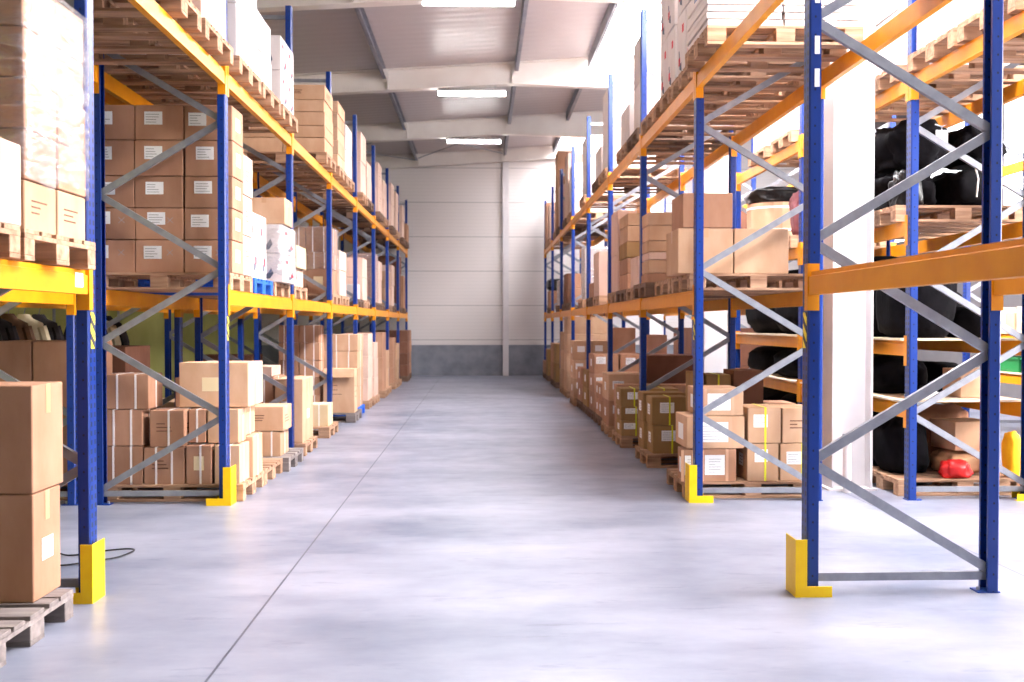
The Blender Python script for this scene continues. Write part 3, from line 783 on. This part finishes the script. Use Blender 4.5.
left('T', 26.4, K1, [('g', .0, .8, 1, .05, .75, 1, [.5], 'brown')], 'at the very end')

# ------------------------------------------------------------------ right aisle rack
right('F', 8.22, W1, [
    (.0, .11, .02, .3, 0, .28, 'brown+K', 'narrow low one at aisle'),
    (.12, .46, .02, .5, 0, .285, 'brown+K', 'bottom one with sheet'), (.02, .53, .02, .5, .285, .57, 'tan+K', 'middle one with sheet'), (.13, .52, .02, .5, .57, .81, 'tan+K', 'top one with sheet'),
    (.55, .83, .02, .42, 0, .33, 'tan+YL', 'bottom of the strapped column'), (.555, .85, .02, .42, .33, .645, 'tan+YL', 'top of the strapped column'),
    (.84, 1.18, .02, .42, 0, .33, 'tan+YL', 'bottom inner one'), (.86, 1.18, .02, .42, .33, .64, 'tan+P', 'top inner one')],
      'with big-labelled cartons beside a yellow guard', .06)
right('F', 9.1, W1, [(.0, .1, .1, .5, 0, .9, 'olive+L', 'slim and tall at aisle'), (.12, .36, .1, .5, 0, .88, 'olive+YL', 'tall one with strap'), (.38, .68, .1, .5, 0, .92, 'dark+L', 'tall and dark'), (.7, 1.0, .1, .5, 0, .6, 'brown', 'lower inner one')],
      'behind the big-labelled cartons', -.24)
right('F', 9.98, W1, [(.06, .46, .04, .4, 0, .3, 'olive+YL', 'lower olive one'), (.05, .45, .04, .4, .3, .6, 'olive+YL', 'upper olive one'),
                     ('g', .02, .5, 1, .41, .76, 1, [.3, .32], 'olive+L'), ('g', .52, 1.18, 2, .06, .6, 1, [.34, .3], 'olive+Y')], 'with olive-brown strapped cartons')
right('F', 11.6, W1, [('g', .0, .72, 2, .02, .45, 1, [.19, .17, .22], 'olive+YL'), ('g', .02, 1.1, 2, .46, .78, 1, [.3, .3], 'brown')], 'with three low strapped layers', .12)
right('F', 12.72, W1, [(.0, .45, .02, .7, 0, .34, 'brown+L', 'lower of aisle pair'), (.0, .5, .02, .7, .34, .7, 'tan+L', 'upper of aisle pair'), ('g', .52, 1.15, 1, .05, .7, 1, [.5, .45], 'dark')], 'after the three low layers', .12)
right('F', 13.85, K1, [('g', .0, .7, 2, .05, .75, 2, [.25, .25], 'brown+L')], 'with small labelled cartons')
right('F', 14.75, K1, [('g', .0, .8, 2, .05, .75, 1, [.3, .3, .3], 'brown+L'), ('g', .82, 1.15, 1, .05, .7, 1, [.6, .6], 'dark')], 'with three labelled layers')
right('F', 15.65, K1, [('g', .0, .8, 1, .05, .75, 1, [.3, .3], 'olive+L')], 'with olive pair')
right('F', 16.65, K1, [('g', .0, .9, 2, .05, .75, 1, [.3, .3], 'brown+L')], 'with labelled pairs')
right('F', 17.55, W1, [('g', .0, .7, 2, .05, .75, 1, [.36, .34, .36], 'tan+L'), ('g', .72, 1.15, 1, .05, .75, 1, [.7, .6], 'brown')], 'with pale columns under the beam', .12)
right('F', 19.5, W1, [('g', .0, .9, 1, .05, .75, 1, [.4, .36, .4, .36], 'tan')], 'with four tan layers')
right('F', 20.5, W1, [('g', .0, .9, 1, .05, .75, 1, [.4, .4, .4], 'tan')], 'with three tan layers')
right('F', 22.4, K1, [('g', .0, .9, 1, .05, .75, 1, [.45, .45], 'olive')], 'with two olive layers')
right('F', 23.4, K1, [('g', .0, .9, 1, .05, .75, 1, [.45, .45], 'brown')], 'with two brown layers')
right('F', 25.2, K1, [('g', .0, .9, 1, .05, .75, 1, [.35, .35], 'olive')], 'next to the last post')
right('F', 26.4, K1, [('g', .0, .9, 1, .05, .75, 1, [.35], 'brown')], 'nearest the end wall')
# middle shelf
right('M', 8.22, W1, [(-.1, .385, .02, .55, 0, .395, 'tan+T', 'lower one at aisle'), (.39, .87, .02, .55, 0, .395, 'tan', 'lower one inside'), (-.06, .38, .02, .5, .395, .7, 'brown', 'upper one')], 'with three smooth cartons')
right('M', 9.1, W1, [], 'standing empty')
right('M', 9.98, K1, [('g', .03, .6, 1, .03, .45, 1, [.1, .14, .08, .12, .16, .14], ['brown', 'tan', 'pale', 'tan', 'tan', 'tan']), (.62, 1.15, .03, .5, 0, .27, 'brown', 'inner lower one'), (.62, 1.15, .03, .5, .27, .54, 'brown', 'inner upper one')], 'with slanting flat layers', .1)
right('M', 11.05, W1, [(.02, .2, .05, .6, 0, .36, 'pale', 'pale upright one')], 'with a single pale upright carton')
right('M', 11.95, K1, [('g', .03, .75, 1, .05, .75, 1, [.2, .2, .2, .2, .16], ['brown', 'brown', 'olive', 'tan', 'tan'])], 'with five brown layers')
right('M', 12.8, W1, [('g', .03, .3, 1, .05, .7, 1, [.5, .6], 'pale')], 'with a slim pale pair')
right('M', 14.6, W1, [(.0, .55, .04, .72, 0, .68, 'pale', 'single big one')], 'with one big pale carton')
right('M', 15.6, K1, [('g', .03, .6, 1, .05, .7, 1, [.25], 'brown')], 'with one low brown carton')
X0, z = right('M', 17.0, W1, [('g', .05, .7, 1, .05, .7, 1, [.5, .45], 'white')], 'with tall wrapped white cartons')
wrap(1, X0, .05, .7, 17.05, 17.7, z+.06, z+.95, 'clear stretch film around white cartons on the right shelf')
right('M', 19.5, K1, [('g', .03, .8, 1, .05, .7, 1, [.3, .3], 'brown')], 'with a brown pair')
right('M', 20.6, K1, [('g', .03, .8, 1, .05, .7, 1, [.3, .36], 'dark')], 'with a dark pair')
X0, z = right('M', 22.4, K1, [('g', .03, .6, 1, .05, .7, 1, [.6], 'white')], 'with one white carton')
wrap(1, X0, .03, .6, 22.45, 23.1, z+.06, z+.6, 'clear stretch film around a single white carton far down')
right('M', 25.4, K1, [('g', .0, .7, 1, .05, .7, 1, [.45], 'brown')], 'below a black bag')
# top shelf
right('T', 5.42, W1, [('g', .03, 1.15, 1, .03, .77, 1, [.3], 'white')], 'at the top edge of the view')
right('T', 7.26, W1, [('g', .0, 1.18, 2, .02, .75, 1, [.055]*6, 'white')], 'with thin white layers', .1)
right('T', 8.25, W1, [('g', .05, 1.1, 2, .03, .77, 2, [.6, .6], 'white+R')], 'with tall printed cartons')
right('T', 9.15, W1, [('g', .05, 1.1, 2, .03, .77, 2, [.6, .6], 'white+R')], 'after tall printed cartons')
right('T', 10.0, W1, [], 'empty below the second post')
right('T', 11.05, K1, [('g', .08, .9, 1, .03, .77, 1, [.6, .55], 'white')], 'with a tall white pair')
right('T', 11.95, W1, [('g', .05, .9, 1, .03, .77, 3, [.5], 'white')], 'with slim white cartons')
right('T', 13.9, W1, [('g', .05, .9, 1, .03, .77, 2, [.6, .6], 'white')], 'with tall slim white cartons')
right('T', 14.8, K1, [('g', .05, .9, 1, .03, .77, 2, [.5], 'white')], 'with two slim cartons')
right('T', 16.8, W1, [('g', .05, .8, 1, .03, .77, 1, [.55, .5], 'white')], 'with two big white cubes')
right('T', 19.4, W1, [('g', .05, .8, 1, .03, .77, 1, [.5, .5], 'white')], 'with a white pair')
right('T', 20.5, K1, [('g', .05, .8, 1, .03, .77, 1, [.7, .7], 'pale')], 'with a very tall pale pair')
right('T', 22.3, K1, [('g', .05, .8, 1, .03, .77, 1, [.5, .5], 'pale')], 'with a plain pale pair')
right('T', 23.3, W1, [('g', .05, 1.1, 2, .03, .77, 1, [.65, .65, .65], 'brown')], 'with a brown tower')
right('T', 25.3, W1, [('g', .0, .8, 1, .03, .77, 1, [.45, .45], 'pale')], 'with a pale pair')
right('T', 26.5, W1, [('g', .0, .6, 1, .03, .77, 1, [1.1], 'brown')], 'with one upright brown carton')

# ------------------------------------------------------------------ behind the left rack
def lback(level, y0, kind, items, say): return stack('the rack behind', -1, X2L, level, y0, kind, items, say, 0, rowname='the rear left '+('floor row' if level == 'F' else 'middle shelf'))
lback('F', 8.3, W1, [('g', .05, .9, 2, .05, .75, 1, [.6, .62], 'brown')], 'with two big layers')
lback('F', 9.3, W1, [('g', .05, 1.1, 2, .05, .75, 1, [.6, .55], 'dark')], 'with dark cartons')
lback('F', 12.0, W1, [('g', .05, 1.0, 1, .05, .75, 1, [.4], 'tan')], 'with one tan carton')
lback('F', 14.4, W1, [('g', .05, .9, 1, .05, .75, 1, [.5, .4], 'dark')], 'with a dark pair')
for i, y in enumerate((8.3, 9.5, 11.2, 12.3, 14.2, 15.3, 17.2)):
    lback('M', y, W1, [('g', .05, 1.1, 2, .05, .75, 1, [.7, .65], 'dark')], ['above the big layers', 'above dark cartons', 'past the second post', 'before the third post', 'past the third post',
          'before the fourth post', 'with the farthest dark stack'][i])
# clothes rail with garments
rail = empty('clothes_rail', (-5.0, 11.4, 0))
MB().tube([(0, -2.1, 1.72), (0, 2.1, 1.72)], .016).build('hanging_bar', M['galv'], rail)
for y in (-2.0, 0, 2.0):
    MB().tube([(0, y, .03), (0, y, 1.71)], .018).build('rail_stand', M['galv'], rail)
    MB().box(-.3, .3, y-.03, y+.03, 0, .03).build('rail_foot', M['galv'], rail)
tag(rail, 'metal clothes rail with coats in the gloom behind the left racks', 'clothes rail')
def garment(y, w, length, m, label, group=None):
    o = empty('hanging_coat', (-5.0, y, 1.72))
    rings = [(.0, .06, .05), (-.05, .1, .05), (-.1, w*.5, .07), (-.22, w*.54, .08), (-.5*length, w*.46, .09), (-length, w*.56, .1)]
    mb = MB(); vs, fs = [], []; n = 14
    for z, a, b in rings:
        for k in range(n):
            t = 2*PI*k/n; vs.append((a*math.cos(t)*(1+.05*math.sin(3*t)), b*math.sin(t), z-.1))
    for j in range(len(rings)-1):
        for k in range(n): fs.append((j*n+k, j*n+(k+1) % n, (j+1)*n+(k+1) % n, (j+1)*n+k))
    fs += [tuple(range(n)), tuple(range((len(rings)-1)*n, len(rings)*n))]
    mb.add(vs, fs).build('coat_body', m, o, smooth=True)
    for sx in (-1, 1):
        MB().tube([(sx*w*.46, 0, -.24), (sx*w*.6, .01, -.45), (sx*w*.64, -.01, -.25-.55*length)], .055, 8).build('sleeve', m, o)
    MB().tube([(0, 0, -.12), (.026, 0, -.03), (.028, 0, .01), (.012, 0, .028), (-.012, 0, .026)], .004, 6).build('hanger_hook', M['galv'], o)
    tag(o, label, 'coat', group)
for i, (y, c, L, lab) in enumerate(((9.6, 'coatdark', .95, 'dark coat, nearest on the clothes rail'), (9.95, 'coatdark', .8, 'short dark coat, second on the clothes rail'), (10.3, 'coatbrown', .9, 'brown coat, third on the clothes rail'),
                               (10.65, 'coatbeige', .8, 'beige coat nearer the camera on the clothes rail'), (11.0, 'coatdark', .95, 'dark coat behind the nearer beige one'), (12.3, 'coatdark', .85, 'dark coat at the middle stand of the clothes rail'),
                               (12.65, 'coatbeige', .9, 'beige coat seen through the second left frame'), (12.95, 'coatdark', .9, 'farthest dark coat on the clothes rail'))):
    garment(y, .42, L, M[c], lab, 'coats on the clothes rail')

# ------------------------------------------------------------------ behind the right rack: second rack, lower boards
def hang_beams(z, k, rowlab):
    for rear in (False, True):
        xf = X2R if not rear else X2R+DEPTH
        beam(1, xf, k, z, 'orange-yellow %s beam %s' % ('back' if rear else 'front', rowlab), 'low beams of the rear right rack', rear)
hang_beams(2.27, 1, 'carrying the black bags')
hang_beams(2.27, 2, 'below the banded round carton')
hang_beams(1.235, 1, 'of the upper board shelf')
hang_beams(.70, 1, 'of the lower board shelf')
hang_beams(1.235, 2, 'of the farther upper board shelf')
hang_beams(.70, 2, 'of the farther lower board shelf')
for k, z, lab in ((1, 1.366, 'pale shelf board of the upper level beside the first white column'), (1, .831, 'pale shelf board of the lower level with cloths on it'),
                  (2, 1.366, 'pale shelf board far behind the first white column, upper'), (2, .831, 'pale shelf board far behind the first white column, lower')):
    o = MB().box(X2R-.02, X2R+DEPTH, FY(k)+.09, FY(k+1)-.09, z, z+.018).build('shelf_board', M['board'])
    tag(o, label=lab, cat='shelf board', group='shelf boards behind the columns', kind='thing')

def lump(name, c, dims, m, label, cat, seed=0, amp=.12, group=None, flat_base=True, rot=0):
    """soft bag: a subdivided block pushed about by layered noise, flattened where it rests"""
    from mathutils import noise
    bm = bmesh.new(); bmesh.ops.create_icosphere(bm, subdivisions=4, radius=1)
    for v in bm.verts:
        p = v.co.normalized()
        # squarish pillow
        q = Vector([math.copysign(abs(a)**.62, a) for a in p])
        e = noise.noise(p*1.7+Vector((seed*3.1, seed, 0)))*amp+noise.noise(p*4.5+Vector((0, seed*2.3, seed)))*amp*.45+abs(noise.noise(p*9+Vector((seed, 0, 0))))*amp*.25
        q *= 1+e
        v.co = Vector((q.x*dims[0]/2, q.y*dims[1]/2, q.z*dims[2]/2))
    h = -dims[2]/2*.9
    for v in bm.verts:
        if v.co.z < h: v.co.z = h
    for ax in range(3):
        lo = min(v.co[ax] for v in bm.verts); hi = max(v.co[ax] for v in bm.verts)
        for v in bm.verts: v.co[ax] = ((v.co[ax]-lo)/(hi-lo)-.5)*(dims[ax]-.006)
    for f in bm.faces: f.smooth = True
    me = D.meshes.new(name); bm.to_mesh(me); bm.free(); me.materials.append(m)
    zmin = min(v.co.z for v in me.vertices)
    for v in me.vertices: v.co.z -= zmin
    o = link(name, me, None, c, rot)
    return tag(o, label, cat, group)
def hangtag(parent, x, y, z):
    q = MB().box(-.055, .055, -.002, 0, -.12, 0).box(-.04, .03, -.003, -.0005, -.04, -.032, 1).box(-.04, .02, -.003, -.0005, -.065, -.057, 1).build('hang_tag', [M['paper'], M['ink']], parent, (x, y, z))
    q['label'] = 'white paper tag'
    MB().tube([(-.06, 0, .05), (0, 0, .03), (.05, 0, .05), (0, 0, .03), (0, .0, 0)], .006, 6).build('tie_string', M['paper'], parent, (x, y, z))
# pallet with black bags on the 2.4 m level
zs = 2.401
pallet(X2R-.05+.6, 8.66, zs, W1, 'brown wooden pallet under the heap of black bags', 'pallets behind the columns')
zt = zs+.146
bags = [((3.93, 8.87, zt), (.52, .66, .4), 'black bag at the column side, bottom of the heap'), ((4.47, 8.83, zt), (.54, .62, .42), 'black bag with a hanging string, bottom middle of the heap'),
        ((3.98, 8.87, zt+.4), (.6, .66, .44), 'black bag with a white paper tag on the heap'), ((4.56, 8.84, zt+.43), (.52, .62, .4), 'black bag at the far end of the heap, upper')]
bo = []
for i, (c, dm, lab) in enumerate(bags): bo.append(lump('garbage_bag', c, dm, M['blackcloth'], lab, 'bag', i+1, .3, 'black bags on the high pallet'))
hangtag(bo[2], .14, -.37, .3); MB().tube([(-.05, -.34, .38), (-.03, -.36, .26), (-.04, -.35, .1)], .008, 6).build('tie_string', M['paper'], bo[1])
lump('plastic_sheeting', (3.78, 8.42, zt), (.3, .22, .36), M['black'], 'crumpled shiny black sheeting at the corner of the high pallet', 'sheeting', 9, .5)
lump('garbage_bag', (3.98, 9.66, zt), (.62, .76, .6), M['blackcloth'], 'black bag on the second high pallet past the heap', 'bag', 10, .2)
pallet(X2R+.55, 9.6, zs, W1, 'brown wooden pallet under a single black bag, past the heap', 'pallets behind the columns')
# gaylord and sacks further along
pallet(X2R+.55, 12.95, zs, W1, 'wooden pallet under the banded round carton', 'pallets behind the columns')
mb = MB(); R = .37
oc = [(R*math.cos(a), R*.95*math.sin(a)) for a in [2*PI*k/20 for k in range(20)]]
mb.prism(oc, 0, .58); g = mb.build('carton_drum', M['tan'], loc=(3.98, 12.95, zt))
for z in (.2, .5):
    MB().prism([(x*1.012, y*1.012) for x, y in oc], z, z+.03).build('strap', M['strap_white'], g)
tag(g, 'round tan carton drum with two white bands on the second rack', 'carton drum')
lump('garbage_bag', (3.98, 12.95, zt+.585), (.8, .7, .24), M['black'], 'black bag lying on the banded carton drum', 'bag', 21, .2)
lump('cloth_sack', (3.9, 11.5, zt), (.34, .4, .62), M['pinkcloth'], 'dusty pink cloth sack standing between posts of the second rack', 'sack', 14, .2)
pallet(X2R+.55, 11.5, zs, W1, 'wooden pallet under the dusty pink cloth sacks', 'pallets behind the columns')
lump('cloth_sack', (4.3, 11.5, zt), (.42, .4, .36), M['pinkcloth'], 'low dusty pink cloth sack behind the standing one', 'sack', 16, .2)
# boards: dark bundles and cloths
for i, (x, y, z, dm, lab) in enumerate((
        (3.98, 8.72, 1.385, (.62, .7, .74), 'black cloth bundle on the upper board, column side'), (4.5, 8.74, 1.385, (.4, .6, .3), 'low black cloth bundle on the upper board, inner side'),
        (3.98, 9.55, 1.385, (.62, .9, .8), 'black cloth bundle on the upper board, second row'), (4.52, 9.55, 1.385, (.42, .9, .5), 'black cloth bundle on the upper board, inner second row'), (4.2, 10.45, 1.385, (1.04, .8, .84), 'wide black cloth bundle at the end of the upper board'),
        (3.98, 9.3, .85, (.62, .9, .36), 'black cloth bundle on the lower board, column side'), (4.5, 9.4, .85, (.4, .8, .3), 'black cloth bundle on the lower board, inner side'),
        (4.2, 10.35, .85, (1.04, .9, .37), 'wide black cloth bundle at the end of the lower board'), (4.2, 11.65, 1.385, (1.06, 1.26, .86), 'black cloth bundle on the farther upper board, nearer'), (4.2, 12.95, 1.385, (1.06, 1.26, .86), 'black cloth bundle on the farther upper board, farther'),
        (4.2, 11.65, .85, (1.06, 1.26, .37), 'black cloth bundle on the farther lower board, nearer'), (4.2, 12.95, .85, (1.06, 1.26, .37), 'black cloth bundle on the farther lower board, farther'),
        (4.2, 9.85, .01, (1.0, 1.0, .66), 'black cloth bundle on the floor past the paper sacks'), (4.2, 11.65, .01, (1.06, 1.26, .66), 'black cloth bundle on the floor under the farther boards, nearer'), (4.2, 12.95, .01, (1.06, 1.26, .66), 'black cloth bundle on the floor under the farther boards, farther'))):
    lump('cloth_bundle', (x, y, z), dm, M['blackcloth'], lab, 'cloth bundle', 30+i, .1, 'black bundles on the board shelves')
lump('cloth_heap', (3.95, 8.45, .85), (.34, .3, .07), M['paper'], 'small white and black cloth heap at the lower board edge', 'cloth', 41, .4)
lump('glove', (4.0, 8.45, .925), (.2, .16, .04), M['blackcloth'], 'black folded cloth lying on the white one', 'cloth', 43, .4)
stack('x', 1, X2R, 'F', 8.27, None, [(.62, .98, .16, .5, 0, .26, 'tan', 'single one')], '', 0, zbase=.85, rowname='the lower board shelf')
# floor pallet with sacks
pallet(X2R+.6, 8.68, .001, W1, 'wooden pallet on the floor under brown paper sacks', 'pallets behind the columns')
zf = .148
lump('garbage_bag', (3.88, 8.78, zf), (.44, .56, .52), M['blackcloth'], 'big black bag on the floor pallet beside the column', 'bag', 51, .14)
lump('paper_sack', (4.4, 8.68, zf), (.52, .4, .22), M['sack'], 'light brown crumpled paper sack at the bottom of the floor pallet', 'sack', 52, .22)
lump('red_bag', (4.2, 8.38, zf), (.3, .18, .17), M['redbag'], 'bright red plastic bag on the floor pallet', 'bag', 53, .3)
carton(4.42, 8.68, zf+.222, .4, .36, .26, 'tan', 'tan carton on the light brown paper sack, floor pallet', None, .15, 1)
lump('paper_sack', (4.36, 9.02, zf), (.62, .22, .62), M['sackdark'], 'dark brown paper sack behind the tan carton on the floor pallet', 'sack', 54, .2)
lump('foam_roll', (4.72, 8.39, zf), (.14, .16, .42), M['mustard'], 'upright mustard yellow foam roll behind the near right upright', 'roll', 55, .12)
MB
# pallets and white loads high up
def rback(level, y0, kind, items, say): return stack('the second', 1, X2R, level, y0, kind, items, say, .05, rowname='the rear right top shelf')
def rbig(level, y0, hs, say, rn): return stack('x', 1, X2R, level, y0, W1, [('g', .02, 1.12, 1, .03, .77, 1, hs, 'dark')], say, 0, rowname='the rear right '+rn)
for i, y in enumerate((13.86, 14.75, 15.62, 16.66, 17.55)):
    rbig('M', y, [.75, .7], ('first past the third white post', 'second past that post', 'before the fourth frame', 'past the fourth frame', 'last of the dark ones')[i], 'middle shelf')
    rbig('F', y, [.68, .62], ('behind the third right frame', 'two after that frame', 'three after that frame', 'past the fourth right frame', 'last before the gloom ends')[i], 'floor row')
rback('T', 5.5, W1, [('g', .05, 1.1, 1, .05, .75, 1, [.5], 'pale')], 'over the near bay')
rback('T', 6.4, W1, [('g', .05, 1.1, 2, .05, .75, 1, [.5, .4], 'pale')], 'over the near bay, middle')
rback('T', 7.25, W1, [('g', .05, 1.1, 2, .05, .75, 1, [.35, .35], 'white')], 'before the column bay')
rback('T', 8.3, W1, [('g', .05, 1.1, 2, .05, .75, 1, [.5, .5], 'white')], 'over the black bags')
rback('T', 9.2, W1, [('g', .05, 1.1, 2, .05, .75, 1, [.5, .5], 'white')], 'after the black bags')
rback('T', 11.1, W1, [('g', .05, 1.1, 2, .05, .75, 1, [.5, .5], 'white')], 'past the second post')
rback('T', 12.1, W1, [('g', .05, 1.1, 2, .05, .75, 1, [.5, .5], 'white')], 'before the third post')
# third rack far right
X3 = 7.0
rack(1, X3, 'farthest right rack', [2, 3], [], [2])
for z, lab in ((1.25, 'upper'), (.72, 'lower')):
    for rear in (False, True):
        beam(1, X3 if not rear else X3+DEPTH, 2, z, 'yellow %s beam of the %s board on the farthest right rack' % ('back' if rear else 'front', lab), 'beams of the farthest right rack', rear)
    o = MB().box(X3-.02, X3+DEPTH, FY(2)+.09, FY(3)-.09, z+.131, z+.149).build('shelf_board', M['board'])
    tag(o, '%s pale shelf board of the farthest right rack' % lab, 'shelf board', 'shelf boards of the farthest right rack', 'thing')
cols = ['white', 'tan', 'pale', 'tan', 'white', 'pinkish', 'tan', 'white', 'pale', 'tan']
for i, c in enumerate(cols):
    carton(X3+.2+.02*(i % 2), FY(2)+.25+i*.24, 1.4, .3, .22, .26+.04*(i % 3), c, '%s carton, %s from the camera on the upper board, farthest right rack' % (CW[c], ORD[i]), 'cartons on the farthest right rack', 0, 1)
for i in range(3):
    y = FY(2)+.5+i*.62
    o = empty('storage_crate', (X3+.25, y, .871))
    m = MB(); m.box(-.2, .2, -.28, .28, 0, .01); m.box(-.2, -.19, -.28, .28, .01, .2); m.box(.19, .2, -.28, .28, .01, .2); m.box(-.19, .19, -.28, -.27, .01, .2); m.box(-.19, .19, .27, .28, .01, .2)
    m.build('crate_body', M['greencrate'], o); MB().box(-.215, -.2, -.29, .29, .17, .2).build('crate_rim', M['greencrate'], o)
    tag(o, 'green plastic crate, %s from the camera on the farthest right rack' % ORD[i], 'crate', 'green crates on the farthest right rack')
# small stuff
o = empty('standpipe', (3.28, 8.5, 0))
MB().tube([(0, 0, .0), (0, 0, .5)], .036, 14).build('pipe', M['whitepaint'], o); MB().tube([(0, 0, .5), (0, 0, .525)], .042, 14).build('pipe_cap', M['galv'], o)
tag(o, 'short white standpipe in front of the first white column', 'pipe')
def smooth_path(pts, n=8):
    out = []
    P = [pts[0]]+list(pts)+[pts[-1]]
    for i in range(1, len(P)-2):
        a, b, c, d = (Vector(q) for q in P[i-1:i+3])
        for k in range(n):
            t = k/n
            out.append(.5*((2*b)+(c-a)*t+(2*a-5*b+4*c-d)*t*t+(3*b-a-3*c+d)*t**3))
    out.append(Vector(pts[-1])); return out
cab = [(-3.2, 6.45, .012), (-2.82, 6.37, .012), (-2.66, 6.28, .012), (-2.49, 6.4, .012), (-2.36, 6.45, .012), (-2.3, 6.4, .012), (-2.34, 6.22, .012), (-2.46, 6.12, .012), (-2.62, 6.02, .012), (-3.0, 6.02, .012)]
o = MB().tube(smooth_path(cab), .0055, 8).build('power_cable', M['rubber'], smooth=True)
tag(o, 'loop of thin black cable on the floor behind the left guard', 'cable')
# a black bag on the far right shelf and dark slack film at the shelf edges
lump('garbage_bag', (1.98, 25.7, L1T+.001+.145+.452), (.5, .6, .34), M['black'], 'small black bag on the last brown carton of right middle shelf', 'bag', 61, .2)

# ------------------------------------------------------------------ leave out cartons that stay hidden behind others, seen from the aisle
bpy.context.view_layer.update()
WRAPS = [o for o in SC.objects if o.get('category') == 'stretch wrap']
for o in WRAPS: o.hide_viewport = True           # film is clear: look through it
bpy.context.view_layer.update()
dg = bpy.context.evaluated_depsgraph_get()
def shows(o):
    for eye in (Vector((0, 0, CAMZ)), Vector((-1.1, 0, CAMZ)), Vector((1.1, 0, CAMZ))):
        for c in [o.matrix_world @ Vector([a+(b-a)*t for a, b, t in zip(o.bound_box[0], o.bound_box[6], p)]) for p in PTS]:
            dr = c-eye; L = dr.length
            hit, loc, nn, ii, ob, mm = SC.ray_cast(dg, eye, dr/L, distance=L+.02)
            if hit and (ob == o or ob.parent == o): return True
    return False
PTS = [(a, b, c) for a in (.03, .5, .97) for b in (.03, .97) for c in (.04, .5, .96)]
cart = [o for o in SC.objects if o.get('category') == 'carton']
hid = [o for o in cart if not shows(o)]
def bb(o): 
    v = [o.matrix_world @ Vector(c) for c in o.bound_box]
    return [min(p[i] for p in v) for i in range(3)]+[max(p[i] for p in v) for i in range(3)]
BBX = {o.name: bb(o) for o in SC.objects if o.type == 'MESH' and o.parent is None}
hn = {o.name for o in hid}
changed = True
while changed:                                  # keep whatever still carries something
    changed = False
    for o in list(hid):
        a = BBX[o.name]
        for n, b in BBX.items():
            if n not in hn and n != o.name and abs(b[2]-a[5]) < .03 and b[0] < a[3] and b[3] > a[0] and b[1] < a[4] and b[4] > a[1]:
                hid.remove(o); hn.discard(o.name); changed = True; break
for o in WRAPS: o.hide_viewport = False
print('CARTONS', len(cart), 'HIDDEN', len(hid))
for o in hid:
    for c in list(o.children): D.objects.remove(c)
    D.objects.remove(o)

# ------------------------------------------------------------------ light
w = D.worlds.new('World'); SC.world = w; w.use_nodes = True
bg = w.node_tree.nodes['Background']; bg.inputs[0].default_value = (.9, .94, 1, 1); bg.inputs[1].default_value = .06

# ------------------------------------------------------------------ camera
cam = D.cameras.new('camera'); co = D.objects.new('camera', cam); COL.objects.link(co); SC.camera = co
cam.sensor_width = 36; cam.lens = 960/1024*36; cam.clip_start = .05
co.location = (0, 0, CAMZ)
co.rotation_euler = (PI/2-math.atan(17/960), 0, -math.atan(30.5/960))
cam.dof.use_dof = True; cam.dof.focus_distance = 6.4; cam.dof.aperture_fstop = 2.8
vs = SC.view_settings
vs.view_transform = 'Standard'; vs.look = 'None'; vs.gamma = 1; vs.exposure = .55; vs.use_curve_mapping = False
SC.cycles.use_denoising = True
SC.cycles.max_bounces = 8; SC.cycles.diffuse_bounces = 2; SC.cycles.transparent_max_bounces = 12
